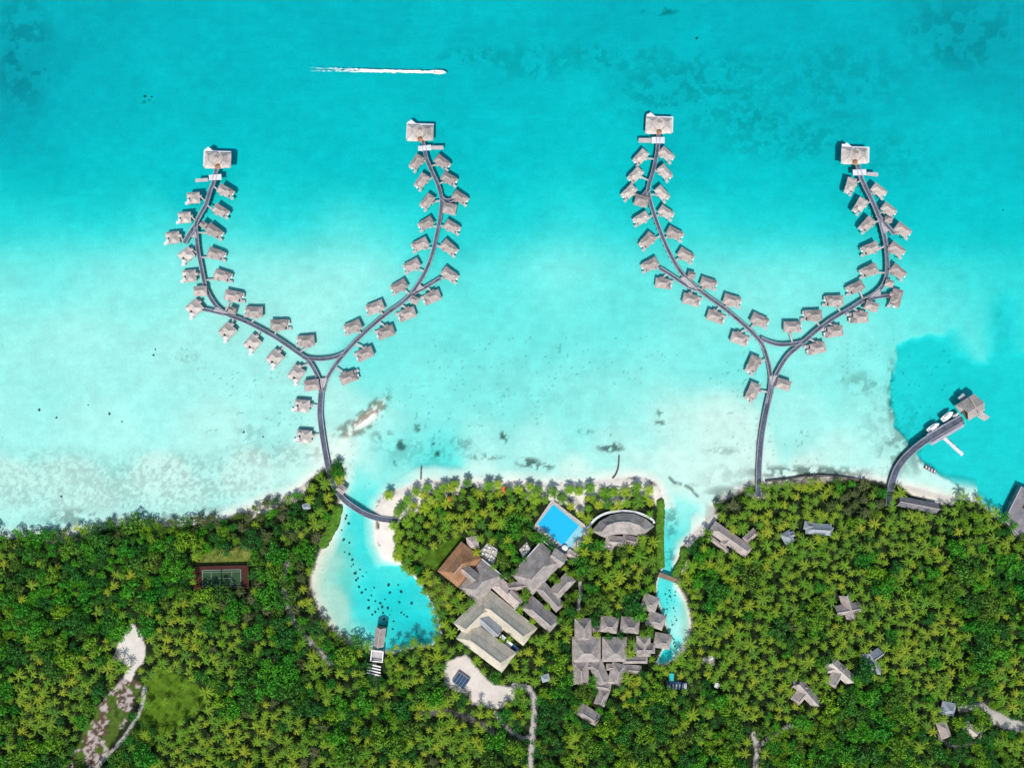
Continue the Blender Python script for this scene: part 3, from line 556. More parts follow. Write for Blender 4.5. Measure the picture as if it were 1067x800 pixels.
# the resort's main complex
G = 'thatch_grey'
building('restaurant', 'big thatched hall whose left end is brown and right end grey, beside the lagoon', 'restaurant', [
  (478.5,589.5,28,40,-39,5.2,14.2,'thatch_brown','hip',.5), (500,607.5,27,38,-39,5.1,13.2,G,'hip',.5), (489,597.5,18,11,-40,9,13.0,'thatch','gable'), (492.5,565.5,12,13,10,3.4,6.0,'thatch','hip')], group='roofs of the main complex')
building('lounge_hall', 'tall grey hipped hall just below the swimming pool', 'lounge', [
  (560,594,47,31,47,5.3,15.0,G,'hip',.46), (581,581.5,16,15,-33,6.2,9.6,G,'gable'), (586,611,28,14,47,4.6,8.6,G,'hip'), (573,622,34,13,-48,4.9,9.0,G,'hip'), (596,578,12,8,-35,3.4,5.2,'thatch','hip')], group='roofs of the main complex')
building('covered_link', 'low pale angular roofs linking the brown-ended hall to the grey halls', 'link roof', [
  (529,618,36,15,-42,4.4,7.2,'thatch','hip'), (543,610,32,9,8,4.6,7.4,'thatch','hip'), (536,622,16,8,-42,6.2,8.2,'thatch','gable')], group='roofs of the main complex')
building('guest_services_hall', 'grey ridge-roofed hall ending in a point right of the cream-roofed court', 'hall', [(563.5,641,40,18,-41,4.7,11.5,G,'hip',.4)], group='roofs of the main complex')
building('service_building', 'cream and blue-grey building wrapped around an open service court', 'service building', [
  (528,645.5,64,24,-39,5.0,14.0,'thatch_cream','hip',.42), (494.5,644,42,22,44,5.0,13.4,'thatch_cream','hip',.42), (506.5,675,60,26,-37,4.9,14.4,'thatch_cream','hip',.42),
  (509.5,651,26,13,-42,6.2,11,'thatch_blue','gable')], group='roofs of the main complex')
r = building('courtyard_kit', 'white and dark plant units in the open court of the cream-roofed building', 'plant units', [(524,664,6,4,-40,3.0,3.6,'deck_pale','flat'), (530,671,7,6,-40,2.6,3.0,'white','flat'), (536,677,9,9,-40,2.2,2.5,'bluepanel','flat'), (521,658,12,3,50,3.6,4.0,'thatch','gable')], walls=True)
for nm, (a_, b_) in (('restaurant',((502,582),(528,603))),('lounge_hall',((530,602),(562.5,565.5))),('lounge_hall',((558,557),(591,583))),('covered_link',((535,635),(550,619))),('service_building',((508,627),(477,656)))):
    r = bpy.data.objects[nm]; p_, q_ = XY(*a_, 5), XY(*b_, 5); mb = MB(); ribbon(mb, [(p_[0]-r.location[0], p_[1]-r.location[1]), (q_[0]-r.location[0], q_[1]-r.location[1])], -.28, .28, 4.9, 5.15); mb.build('gutter', M['deck_pale'], r)
# curved roof NE of the pool
r = building('curved_pavilion', 'crescent-roofed grey beach pavilion right of the swimming pool', 'pavilion', [
   (642,564,22,11,-5,3.6,6.6,'thatch','hip'), (635,568,10,11,60,3.5,6.2,'thatch','hip'), (657,563,17,10,-12,3.55,6.4,'thatch','hip')], group='roofs of the main complex')
EX += [(649, 545, 50, 24, 0), (629, 549, 22, 16, 35), (670, 549, 22, 16, -30)]
o = r.location; mb = MB()
rows = [([(616,553),(625,542.5),(636,536.5),(648,534),(661,535),(673,540),(682,548)], 4.2), ([(616.4,553),(625,543),(636,537),(648,534.5),(661,535.5),(673,540.5),(681.5,548)], 4.5),
  ([(627,554),(633,547.5),(641,544.5),(649,543.5),(657,544.2),(666,547),(672,552)], 9.6), ([(629,560),(637,557.5),(643,556.5),(649,556.2),(656,556.6),(663,557.5),(670,558)], 4.5), ([(629,559.6),(637,557.2),(643,556.2),(649,556),(656,556.4),(663,557.2),(669.6,557.6)], 4.2)]
nn_ = 0
for pts, z in rows:
    q_ = [XY(a, b_, z) for a, b_ in catmull(pts, 100)] if False else [XY(a, b_, z) for a, b_ in pts]; nn_ = len(q_); mb.v += [(x-o[0], y-o[1], z) for x, y in q_]
for k in range(5):
    for i in range(nn_-1): k2 = (k+1) % 5; mb.f.append((k*nn_+i, k*nn_+i+1, k2*nn_+i+1, k2*nn_+i))
mb.f += [tuple(k*nn_ for k in range(5))[::-1], tuple(k*nn_+nn_-1 for k in range(5))]
cr_ = mb.build('roof', M[G], r); mb = MB(); ribbon(mb, [(XY(a,b_,9.6)[0]-o[0], XY(a,b_,9.6)[1]-o[1]) for a, b_ in rows[2][0]], -.22, .22, 9.45, 9.72); mb.build('ridge_cap', M['ridge'], cr_)
mb = MB(); ribbon(mb, [(XY(a,b_,3)[0]-o[0], XY(a,b_,3)[1]-o[1]) for a, b_ in [(628,553),(638,546.5),(649,544.5),(660,546),(669,551)]], -2.8, 2.8, 1.0, 4.1); mb.build('wall', M['wall'], r)
o = r.location; arc = [XY(p, q, 3) for p, q in catmull([(612,551),(620,541),(632,534.5),(648,532.3),(664,534),(678,540),(682,545)])]
mb = MB(); ribbon(mb, [(a-o[0], b_-o[1]) for a, b_ in arc], -.7, .7, 2.7, 3.0); mb.build('edge_canopy', M['deck_pale'], r)
# spa village
spa = [("narrow steep roof at the upper left corner", [(608,657,24,18,90,4,9.5)]), ("widest pyramid roof on the left of the middle row", [(611.5,678,30,27,0,4.2,11.0,G,'hip',.42)]), ("second wide pyramid roof in the middle row", [(641,678,26,26,0,4.2,11.0,G,'hip',.46)]),
  ("pyramid roof second from left in the top row", [(635,651.5,19,17,-8,3.8,8.2)]), ("pyramid roof third in the top row", [(657,652,20,17,-6,3.8,8.2)]), ("highest pyramid roof beside the narrow channel", [(677.5,629,17,17,-20,3.6,7.4)]),
  ("second pyramid roof down the channel side", [(684,647,19,16,-20,3.7,7.8)]), ("lowest pyramid roof beside the narrow channel", [(691,668.5,18,16,-10,3.7,7.6)]), ("cross-shaped roof with a long low wing", [(671,674,22,15,90,3.8,7.8),(671.5,676,23,11,0,3.9,7.4),(662,688,26,7,0,3.4,5.4)]),
  ("slim ridge roof at the lower left corner", [(605.5,702,24,17,92,3.8,8.2)]), ("bent roof in the bottom row around a planted court", [(625,702,26,15,-68,3.8,8.2),(617,694,14,7,0,3.4,5.4),(628,715,18,9,-10,3.5,6.0)]),
  ("winged roof at the right of the bottom row", [(643,703,23,15,75,3.8,8.0),(659,697.5,19,9,-5,3.4,5.8),(637,695,10,7,0,3.4,5.0)]), ("small leaning roof below the bottom row", [(627.5,727,18,12,70,3.4,6.8)]), ("separate hipped roof below all the others", [(613,745,26,14,-32,3.6,7.4)]),
  ("tiny connecting roof in the upper row", [(622,655.5,9,6,5,3.2,4.8)])]
for lb, hp in spa: building('spa_pavilion', lb + ' of the thatched spa cluster', 'spa pavilion', [h if len(h) > 7 else h + (G,) for h in hp], group='spa village roofs')
# scattered houses
building('beach_house', 'long brown-grey thatched house with side porch just right of the channel mouth', 'house', [(762,562.5,48,14,-35,4.2,8.2,'thatch','hip',.4),(757,564,11,8,52,4.6,7.6,'thatch','hip'),(782.5,558.5,16,8.5,42,3.6,6.2,'thatch','hip'),(749,567,24,5,-38,3.3,4.2,'thatch','gable')])
building('garden_villa', 'blue-grey roofed villa with winged ends below the right shore', 'villa', [(854,551.5,27,12,-4,3.8,7.4,'thatch_blue','hip',.35),(844,548,9,11,80,3.7,6.6,'thatch_blue','hip'),(864,553,10,9,70,3.6,6.4,'thatch_blue','hip')])
building('garden_hut', 'small pointed blue-grey roof left of the winged blue-grey villa', 'hut', [(821.5,560.5,13,11,-60,3.6,7.0,'thatch_blue','hip'),(825,557,8,6,20,3.4,5.6,'thatch_blue','hip')])
building('boat_shed', 'long grey ridge-roofed shed on the sand beside the curved jetty root', 'shed', [(957,526,42,11,-11,4.0,7.2,'dockroof','gable')])
building('forest_villa', 'cross-roofed grey villa deepest in the palms right of the beach houses', 'villa', [(884.5,632,26,11,-72,4,8.2,'thatch','gable'),(884,635,26,11,10,4,7.8,'thatch','gable')], group='villas hidden in the right-hand palms')
building('forest_villa', 'pale starfish-shaped grey-white villa, larger of the two in the right-hand palms', 'villa', [(876,699,30,13,-42,4,8.8,'thatch_pale','gable'),(873,704,26,12,60,4,8.0,'thatch_pale','hip',.35),(868,696,14,10,15,4,7.2,'thatch_pale','gable')], group='villas hidden in the right-hand palms')
building('forest_villa', 'starfish-shaped villa leftmost of those among the right-hand palms', 'villa', [(841,722,30,12,-48,4,8.8,'thatch','gable'),(836,724,22,12,50,4,7.8,'thatch','hip',.35),(833,714,15,9,-10,4,7.0,'thatch_grey','gable')], group='villas hidden in the right-hand palms')
building('forest_villa', 'blue-white cross-roofed villa rightmost of those among the right-hand palms', 'villa', [(909.5,690,24,11,-62,4,8.2,'thatch_blue','gable'),(911,685,20,10,35,4,7.6,'thatch_blue','gable')], group='villas hidden in the right-hand palms')
building('staff_hut', 'white pyramid-roofed hut at the top of the lower right compound', 'hut', [(989.5,739,15,14,-12,3.6,7,'thatch_blue','hip',.45)], group='huts around the round compound at lower right')
building('staff_hut', 'narrow grey hut on the left of the lower right compound', 'hut', [(984.5,761,18,11,-70,3.6,6.6,'thatch','hip')], group='huts around the round compound at lower right')
building('staff_hut', 'beige hut on the right of the lower right compound', 'hut', [(1013,761,18,10,-40,3.6,6.6,'thatch_cream','hip')], group='huts around the round compound at lower right')
building('lagoon_hut', 'tiny grey roof under the trees of the wooded point by the left pier', 'hut', [(318.7,527.8,8,7,20,5.4,7.2,'thatch_blue','hip')])
building('blue_hut', 'little blue-white hut in the palms right of the forked path', 'hut', [(568.5,706.5,9,8,15,6,7.6,'thatch_blue','hip')])
building('boathouse', 'long dark ridge-roofed boathouse on the lower shore of the left lagoon', 'boathouse', [(395.3,664,20,11,82,4.2,7.4,G,'gable')], zb=-3)
building('footbridge', 'short brown planked footbridge over the narrow channel', 'bridge', [(696.5,602,22,5,-20,2.0,2.2,'wall','flat')], walls=False)
# boathouse frame: white deck and pergola
o = XY(393.5, 686); r = empty('pergola', (o[0], o[1], 0)); tag(r, 'white deck and slatted pergola behind the lagoon boathouse', 'pergola')
MB().box(0.3, 3, 7.4, 6.2, 1.5, 2.0, R(-6)).build('deck', M['deck'], r)
for (a, b_, L, W) in ((0.3,6.2,7.6,.6),(0.3,-.2,7.6,.6),(-3.3,3,.6,6.2),(3.9,3,.6,6.2)): MB().box(a, b_, L, W, 3.6, 3.9, R(-6)).build('beam', M['white'], r)
for i in range(4): MB().box(-1.3 + .2*i - .3*i, -2.4 - 1.8*i, 8.6, .7, 4.2, 4.5, R(-13)).build('slat', M['white'], r)
for (a, b_) in ((-3.2,6),(3.8,6),(-4.5,-7),(2,-8.5)): MB().tube((a,b_,0),(a,b_,3.6),.15,.15).build('post', M['white'], r)
EX.append((393, 689, 15, 26, 0))

# swimming pool
pc = [(576.2,524.5),(609,551.5),(592,573),(559.5,545.5)]
def inset(poly, f):
    cx = sum(p[0] for p in poly)/len(poly); cy = sum(p[1] for p in poly)/len(poly); return [(cx+(x-cx)*f, cy+(y-cy)*f) for x, y in poly]
o = XY(584, 548); r = empty('swimming_pool', (o[0], o[1], 0)); tag(r, 'bright blue rectangular swimming pool set diagonally among pale paving', 'swimming pool')
loc = lambda poly, z=0: [(XY(a, b_, z)[0]-o[0], XY(a, b_, z)[1]-o[1]) for a, b_ in poly][::-1]
MB().quadbox(loc([(575,520),(616,551),(606,566),(597,580),(586,577),(555,549)]), .9, 1.5).build('pool_terrace', M['paving'], r)
MB().quadbox(loc(inset(pc, 1.05)), 1.5, 1.75).build('coping', M['paving'], r)
m, nt, b = newmat('pool_water'); b.inputs['Base Color'].default_value = (0.003, 0.42, 0.70, 1); b.inputs['Roughness'].default_value = .08
tc = nt.nodes.new('ShaderNodeTexCoord'); no = nt.nodes.new('ShaderNodeTexNoise'); no.inputs['Scale'].default_value = 1.2; bp = nt.nodes.new('ShaderNodeBump'); bp.inputs['Strength'].default_value = .3
nt.links.new(tc.outputs['Object'], no.inputs['Vector']); nt.links.new(no.outputs[0], bp.inputs['Height']); nt.links.new(bp.outputs[0], b.inputs['Normal'])
MB().quadbox(loc(inset(pc, .99)), 1.5, 1.79).build('pool_water', m, r)
MB().quadbox(loc([(603,546.6),(609,551.5),(592,573),(586,568)]), 1.5, 1.81).build('shallow_shelf', mat('shelf_water', (0.22, 0.50, 0.60), rough=.2, var=.2, scale=.4), r)
EX.append((584, 548, 48, 34, -39))
# tennis court
o = XY(232, 601.5); r = empty('tennis_court', (o[0], o[1], 0), R(1.5)); tag(r, 'dark red and green tennis court in a clearing of the left forest', 'tennis court')
MB().box(0, 0, 35.5, 16.6, 1.3, 1.52).build('court_surface', M['court_red'], r)
MB().box(0, 0, 25, 11, 1.52, 1.56).build('playing_area', M['court_green'], r)
for (x, y, L, W) in ((0,5.2,23.8,.16),(0,-5.2,23.8,.16),(-11.9,0,.16,10.4),(11.9,0,.16,10.4),(0,3.9,23.8,.12),(0,-3.9,23.8,.12),(-6.4,0,.12,7.8),(6.4,0,.12,7.8),(0,0,12.8,.12)):
    MB().box(x, y, L, W, 1.56, 1.575 + .002 * (L > W)).build('line', M['rail'], r)
MB().box(0, 0, .08, 12, 1.57, 2.5).build('net', M['fence'], r)
for (x, y, L, W) in ((0,8.4,35.6,.1),(0,-8.4,35.6,.1),(-17.85,0,.1,16.7),(17.85,0,.1,16.7)): MB().box(x, y, L, W, 1.3, 4.2).build('fence', M['fence'], r)
EX.append((232, 599, 56, 22, 0))
# hedges
def hedge(label, pts, w, h):
    o = XY(*pts[0]); L = [(XY(x, y)[0]-o[0], XY(x, y)[1]-o[1]) for x, y in catmull(pts, 2)]
    V_, F_ = [], []
    n = 9
    for i, p in enumerate(L):
        q = L[min(i+1, len(L)-1)]; r_ = L[max(i-1, 0)]; d = math.hypot(q[0]-r_[0], q[1]-r_[1]) or 1; a, b_ = -(q[1]-r_[1])/d, (q[0]-r_[0])/d
        f = min(1, .35 + min(i, len(L)-1-i) * .5)
        for k in range(n):
            t = math.pi * k / (n-1); e = rnd.uniform(.85, 1.15)
            V_.append((p[0] + a*w*.5*f*math.cos(t)*e, p[1] + b_*w*.5*f*math.cos(t)*e, .6 + h*math.sin(t)**.6*e*f if 0 < k < n-1 else .3))
    for i in range(len(L)-1):
        for k in range(n-1): F_.append((i*n+k, i*n+k+1, (i+1)*n+k+1, (i+1)*n+k))
    F_.append(tuple(range(n))); F_.append(tuple(range((len(L)-1)*n, len(L)*n))[::-1])
    mb = MB(); mb.v = V_; mb.f = F_; h_ = mb.build('hedge', M['hedge'], None); h_.location = (o[0], o[1], 0); tag(h_, label, 'hedge', 'clipped hedges along the water'); 
    return h_
hedge('long clipped bright green hedge on the left bank of the channel', [(686.5,519),(688,530),(687,560),(688,592)], 5.2, 2.2)
hedge('short clipped green hedge on the right bank of the channel', [(713,569),(711,582),(705,594),(702,601)], 5.0, 2.2)
hedge('clipped green hedge along the wooded point facing the left lagoon', [(352,525),(350,540),(343,555),(335,570)], 6.4, 2.4)
hedge('round green shrub mass on the tip of the wooded point by the left pier', [(349,486),(352,492),(352,500)], 7.2, 3.6)

# ------------------------------------------------------------------ jetty, ferries, docks, boats
pier('curved_jetty', 'curved grey jetty leading to the pavilion in the deep blue basin', 960, 462, [
  ([(926,527),(927,515),(928.7,504.7),(935,487.7),(946.7,472.9),(965.9,457.5),(985,446),(1003,435.5)], 3.6), ([(968,457),(984,447.5),(1003,437)], 5.6)],
  [([(968,462),(1003,441),(1005,444),(971,464)], 'rail'), ([(998,414.5),(1003.5,409.5),(1008.5,414),(1003,419)], 'thatch_blue'), ([(1018,434),(1024,429),(1031.5,434.5),(1026,438.5)], 'deck')])
building('jetty_pavilion', 'large grey gabled pavilion at the end of the curved jetty', 'pavilion', [(1014,424.5,20,21,32,4.4,9.0,'thatch_grey','gable'), (1003.5,423,11,9,36,3.8,6.2,'thatch','hip',.2)], zb=1.9, kill=False)
def boat(name, label, px, py, L, W, an, group=None, cabin='white', hullm='white', cat='boat'):
    x, y = XY(px, py, 1); r = empty(name, (x, y, 0), R(an)); tag(r, label, cat, group)
    mb = MB(); st = [(-.5,.42),(-.2,.5),(.15,.47),(.35,.3),(.5,.02)]; b0 = 0
    for (t, w_) in st:
        for z, k in ((-.25,.55),(.45,.95),(.9,1.0)):
            for s in (-1, 1): mb.v.append((t*L, s*w_*W*k, z + (.25*max(0,t)*2 if z > 0 else 0)))
    for i in range(len(st)-1):
        a = i*6; c = a+6
        mb.f += [(a,a+2,c+2,c),(a+2,a+4,c+4,c+2),(a+1,c+1,c+3,a+3),(a+3,c+3,c+5,a+5),(a,c,c+1,a+1),(a+4,a+5,c+5,c+4)]
    mb.f += [(0,1,3,2),(2,3,5,4)]; e = (len(st)-1)*6; mb.f += [(e,e+2,e+3,e+1),(e+2,e+4,e+5,e+3)]
    mb.build('hull', M[hullm], r)
    MB().box(-.05*L, 0, .42*L, .6*W, 1.0, 1.0+.22*W).build('cabin', M[cabin], r)
    MB().box(.13*L, 0, .07*L, .56*W, 1.02, 1.0+.16*W).build('windscreen', M['dark'], r)
    MB().box(-.05*L, 0, .36*L, .5*W, 1.0+.22*W, 1.06+.22*W).build('cabin_roof', M['canvas'], r)
    MB().box(-.38*L, 0, .12*L, .5*W, .95, 1.15).build('stern_bench', M['deck'], r)
    return r
boat('ferry_boat', 'white passenger ferry moored at the jetty, nearer to the pavilion', 987.5, 433.5, 8.4, 3.6, 38, 'white ferries moored at the curved jetty', cat='ferry')
boat('ferry_boat', 'white passenger ferry moored at the jetty, nearer to the shore', 972.8, 445.2, 8.4, 3.6, 35, 'white ferries moored at the curved jetty', cat='ferry')
boat('speedboat', 'small white speedboat running ahead of its long foam wake', 458, 75.2, 8, 2.6, -2, cat='speedboat')
boat('service_launch', 'short white covered launch tucked beside the jetty pavilion', 996.5, 432.5, 4.2, 2.0, 35, cat='launch')
o = XY(992.5, 464.5); r = empty('floating_dock', (o[0], o[1], 0), R(-42)); tag(r, 'narrow white floating dock reaching out from the jetty', 'dock')
MB().box(0, 0, 16.5, 2.0, -.2, .6).build('float', M['deck_pale'], r)
for x in (-6, 0, 6): MB().tube((x, 1.15, -5), (x, 1.15, 1.6), .14, .14).build('mooring_post', M['white'], r)
o = XY(969, 488.8); r = empty('raft', (o[0], o[1], 0), R(-27)); tag(r, 'small dark raft with pale crosspieces at the edge of the deep basin', 'raft')
MB().box(0, 0, 8, 2.2, -.2, .35).build('platform', M['post'], r)
for x in (-3,-1,1,3): MB().box(x, 0, .7, 1.7, .35, .6, R(20)).build('crosspiece', M['deck_pale'], r)
o = XY(1066, 535); dk = [(1063.6,506.5),(1045.8,542),(1062.5,559),(1100,565),(1110,525)]
r = empty('quay', (o[0], o[1], 0)); tag(r, 'broad weathered grey quay cut by the right edge of the photo', 'quay')
MB().quadbox([(XY(a,b_,2)[0]-o[0], XY(a,b_,2)[1]-o[1]) for a, b_ in dk][::-1], -4.5, 2.2).build('quay_slab', M['dockroof'], r)
MB().box(0.6, 5.2, 5, 3.4, 2.2, 3.4, R(60)).build('quay_locker', M['wall'], r)
ed = [(XY(a,b_,2)[0]-o[0], XY(a,b_,2)[1]-o[1]) for a, b_ in dk[:3]]; mb = MB(); ribbon(mb, ed, 0.02, .5, 2.2, 2.5); mb.build('quay_edge', M['rail'], r)
# small wooden groynes
for lb, pts in (('thin dark post jetty standing off the beach left of centre', [(439,487),(438.6,499)]), ('thin bent dark groyne reaching from the beach right of centre', [(645,475),(644,487),(641,495),(638,498)])):
    o = XY(*pts[0]); L = [(XY(a,b_)[0]-o[0], XY(a,b_)[1]-o[1]) for a, b_ in catmull(pts, 1.5)]; r = empty('groyne', (o[0], o[1], 0)); tag(r, lb, 'groyne', 'thin groynes off the beach')
    mb = MB(); ribbon(mb, L, -.4, .4, -.6, .7); mb.build('boards', M['post'], r)
    for p in L[::2]: MB().tube((p[0], p[1], -1.2), (p[0], p[1], 1.4), .25, .25).build('post', M['post'], r)
o = XY(790, 503); L = [(XY(a,b_)[0]-o[0], XY(a,b_)[1]-o[1]) for a, b_ in catmull([(797,501),(821,498.5),(847,495),(875,496.5),(897,500)], 2)]
mb = MB(); ribbon(mb, L, -.45, .45, -.4, 1.5); s_ = mb.build('sea_wall', M['post']); s_.location = (o[0], o[1], 0); tag(s_, 'low dark sea wall edging the palm shore right of the right pier', 'sea wall')
# foam wake: many small flecks of froth lying on the water
mb = MB()
for i in range(2600):
    t = rnd.random() ** .8; x = 456 - t * 132; k = 1 - t; half = 1.35 * (k ** .5) + .15 + .8 * t
    y = 75.6 - t * 3.2 + rnd.gauss(0, .33) * half + (0.9 if rnd.random() < .5 else -.9) * t * 1.6
    if rnd.random() > (k ** 1.5) * 1.0 + .05: continue
    X, Y = XY(x, y); L = rnd.uniform(.6, 2.4) * (.5 + k); W = rnd.uniform(.15, .5) * (.4 + k)
    b0 = len(mb.v); n = 6
    for z in (.02, .06 + .05 * rnd.random()):
        for j in range(n):
            th = 2*math.pi*j/n; mb.v.append((X + L*.5*math.cos(th)*rnd.uniform(.7,1.2), Y + W*.5*math.sin(th)*rnd.uniform(.7,1.2), z))
    mb.f.append(tuple(range(b0+n, b0+2*n)))
    for j in range(n): mb.f.append((b0+j, b0+(j+1)%n, b0+n+(j+1)%n, b0+n+j))
tag(mb.build('wake_foam', M['foam']), 'long white foam wake trailing the speedboat', 'wake', kind='stuff')

# ------------------------------------------------------------------ beach and pool furniture
def parasol(px, py, label, m_='orange', r_=1.9, grp=None):
    x, y = XY(px, py, 3.2); r = empty('parasol', (x, y, 1.2)); tag(r, label, 'parasol', grp)
    MB().cone(0, 0, 2.1, 2.9, r_).build('canopy', M[m_], r); MB().tube((0,0,0),(0,0,2.3),.06,.06).build('pole', M['post'], r); return r
parasol(526, 510.5, 'larger coral-red parasol on the beach above the palms', 'orange', 2.3, 'coral-red parasols on the beach')
parasol(469.5, 519.5, 'smaller coral-red parasol at the left edge of the beach palms', 'orange', 1.9, 'coral-red parasols on the beach')
parasol(588.5, 570.8, 'round white parasol at the lower corner of the swimming pool', 'white', 1.9)
parasol(747, 713.8, 'round white parasol in the palm clearing right of the blue basin, lower of two', 'white', 1.8, 'white parasols in the palm clearing')
parasol(740.3, 685.3, 'round white parasol in the palm clearing right of the blue basin, upper of two', 'white', 1.6, 'white parasols in the palm clearing')
def lounger_proto():
    r = empty('sun_lounger', (0, 0, 0)); MB().box(0, 0, 2.0, .8, .25, .42).build('frame', M['canvas'], r); MB().box(.85, 0, .7, .78, .43, .75).build('headrest', M['white'], r)
    for sx in (-.8, .8):
        for sy in (-.3, .3): MB().box(sx, sy, .1, .1, 0, .25).build('leg', M['post'], r)
    return r
lp = lounger_proto(); nl = 0
def lounger(px, py, an, z, label, grp):
    global nl
    o = lp if nl == 0 else copy_tree(lp); nl += 1; x, y = XY(px, py, z); o.location = (x, y, z); o.rotation_euler = (0, 0, R(an)); tag(o, label, 'sun lounger', grp)
for i in range(9): lounger(561 + i*2.9, 551.5 + i*2.45, 50, 1.5, 'white sun lounger in the row along the lower left side of the pool', 'loungers along the pool side')
for i in range(7): lounger(444 + (i % 4)*3.4 + rnd.uniform(-.5,.5), 520 + (i//4)*4, 10, 1.35, 'white sun lounger among the scattered palms on the left end of the beach', 'loungers on the left beach')
def table_proto():
    r = empty('terrace_table', (0, 0, 0)); MB().box(0, 0, 1.2, 1.2, .7, .8).build('tabletop', M['white'], r); MB().tube((0,0,0),(0,0,.7),.1,.1).build('pedestal', M['post'], r)
    for k in range(4): 
        t = k*math.pi/2; MB().box(1.05*math.cos(t), 1.05*math.sin(t), .5, .5, 0, .5, t).build('chair', M['wall'], r)
    return r
tp = table_proto(); nt_ = 0
def terrace(name, label, poly, z1, cnt, a0, glabel):
    global nt_
    o = XY(*poly[0]); t = MB().quadbox([(XY(a,b_)[0]-o[0], XY(a,b_)[1]-o[1]) for a, b_ in poly][::-1], .9, z1).build(name, M['paving']); t.location = (o[0], o[1], 0); tag(t, label, 'terrace')
    for (px, py) in cnt:
        q = tp if nt_ == 0 else copy_tree(tp); nt_ += 1; x, y = XY(px, py, z1); q.location = (x, y, z1); q.rotation_euler = (0, 0, R(a0)); tag(q, glabel, 'table', glabel)
terrace('dining_terrace', 'pale dining terrace at the upper right side of the brown-ended hall', [(499,575),(508,565),(519,572),(517,580),(513,591),(505,583)], 1.5, [(505,572),(510,570),(514,574),(507,577),(512,579),(503,576.5),(509.5,583),(514.5,581)], 20, 'white table on the dining terrace beside the brown-ended hall')
terrace('lounge_terrace', 'small pale terrace between the palms left of the grey hipped hall', [(541,572),(549,564),(553,572),(545,582)], 1.5, [(545.5,572),(549,568.5),(548,575)], 40, 'white table on the small terrace left of the grey hipped hall')
EX += [(509, 577, 18, 18, 0), (547, 572, 12, 14, 0)]
o = XY(480.5, 708.6, 3); t = empty('blue_tank', (o[0], o[1], 0), R(-35)); tag(t, 'dark blue panelled tank roof on the white cleared ground', 'tank')
MB().box(0, 0, 8.5, 7.4, .9, 3.2).build('tank_wall', M['concrete'], t)
for i in range(4): MB().box(-3.1 + i*2.07, 0, 1.85, 7.0, 3.2, 3.35).build('panel', M['bluepanel'], t)
o = XY(705, 713.5, 1); t = empty('plunge_basin', (o[0], o[1], 0), R(-3)); tag(t, 'dark blue water basin with pale frame hidden in the palms below the spa', 'basin')
MB().box(0, 0, 12.5, 4.8, .9, 1.7).build('rim', M['bluepanel'], t)
for i in range(5): MB().box(-4.4 + i*2, -.4, .8, 3.2, 1.7, 2.3).build('slat', M['thatch_blue'], t)
MB().box(4.9, .2, 2.2, 3.4, 1.7, 2.2).build('pale_frame', M['deck_pale'], t)
MB().box(-3.6, 5.0, 3.0, 4.8, .9, 1.6).build('shallow_end', mat('basin_water', (0.02, 0.42, 0.40), rough=.2, var=.1), t)
EX += [(704, 713, 24, 12, 0), (481, 708, 16, 14, 0), (702, 705, 8, 8, 0), (741, 687, 14, 6, 0), (747, 714, 7, 7, 0)]

# ------------------------------------------------------------------ coral heads in the lagoon and the channel
def blob(seed, n=7):
    q = random.Random(seed); mb = MB(); R_ = []
    for k in range(4):
        ph = k / 4 * math.pi / 2
        for j in range(n):
            t = 2*math.pi*j/n; e = q.uniform(.75, 1.25); mb.v.append((math.cos(t)*math.cos(ph)*e, math.sin(t)*math.cos(ph)*e, .9*math.sin(ph)*q.uniform(.85, 1.15)))
    mb.v.append((0, 0, .95))
    for k in range(3):
        for j in range(n): mb.f.append((k*n+j, k*n+(j+1)%n, (k+1)*n+(j+1)%n, (k+1)*n+j))
    for j in range(n): mb.f.append((3*n+j, 3*n+(j+1)%n, 4*n))
    return mb
bl = [blob(i) for i in range(4)]; bm = []
LAG = [(361,537),(363,545),(360,540),(358,562),(364,565),(359,575),(364,577),(367,583),(368,588),(371,595),(373,602),(370,597),(375,593),(371,604),(378,600),(382,596),(374,611),(377,617),(381,614),(366,590),(384,625),(387,620),(391,626),(390,612),(405,609),(406,617),(415,609),(418,616),(384,633),(388,640),(391,637),(394,634),(398,632),(399,638),(404,633),(406,640),(400,645),(408,636),(418,638),(421,640),(424,642),(403,648),(410,647),(396,628),(401,624),(409,655),(403,651),(429,628),(416,627),(356,552)]
CHN = [(692+rnd.uniform(0,13), 613+i*1.35+rnd.uniform(-.6,.6)) for i in range(30)] + [(699+rnd.uniform(-2,8), 663+i*1.4) for i in range(8)]
OUT = [(41,427),(59,435),(92,422),(114,431),(127,439),(160,370),(162,364),(151,100.5),(158,101),(726,40),(1045,219),(274,455),(254,450),(64,517)]
for grp, lst, zz in (('coral heads in the left lagoon', LAG, 1), ('coral heads in the narrow channel', CHN, .7), ('lone coral heads on the sand flats', OUT, 1)):
    for i, (px, py) in enumerate(lst):
        zz_, _, l_ = terrain(np.array([[px]]), np.array([[py]])); z = float(zz_[0, 0])
        if z > -.15: continue
        x, y = XY(px, py, z); k = i % 4
        if len(bm) < 4: o = bl[len(bm)].build('coral_head', M['reef']); bm.append(o)
        else: o = bm[k].copy(); col.objects.link(o)
        s_ = rnd.uniform(.45, .95) * zz; o.location = (x, y, z - .15); o.scale = (s_*1.25, s_, min(s_*.7, -z*.8)); o.rotation_euler = (0, 0, rnd.uniform(0, 6))
        tag(o, 'dark coral head, one of many ' + {'c': 'under the water of the left lagoon', 'n': 'under the water of the narrow channel', 's': 'lying alone on the open sand flats'}['c' if grp.endswith('left lagoon') else ('n' if 'narrow' in grp else 's')], 'coral head', grp)
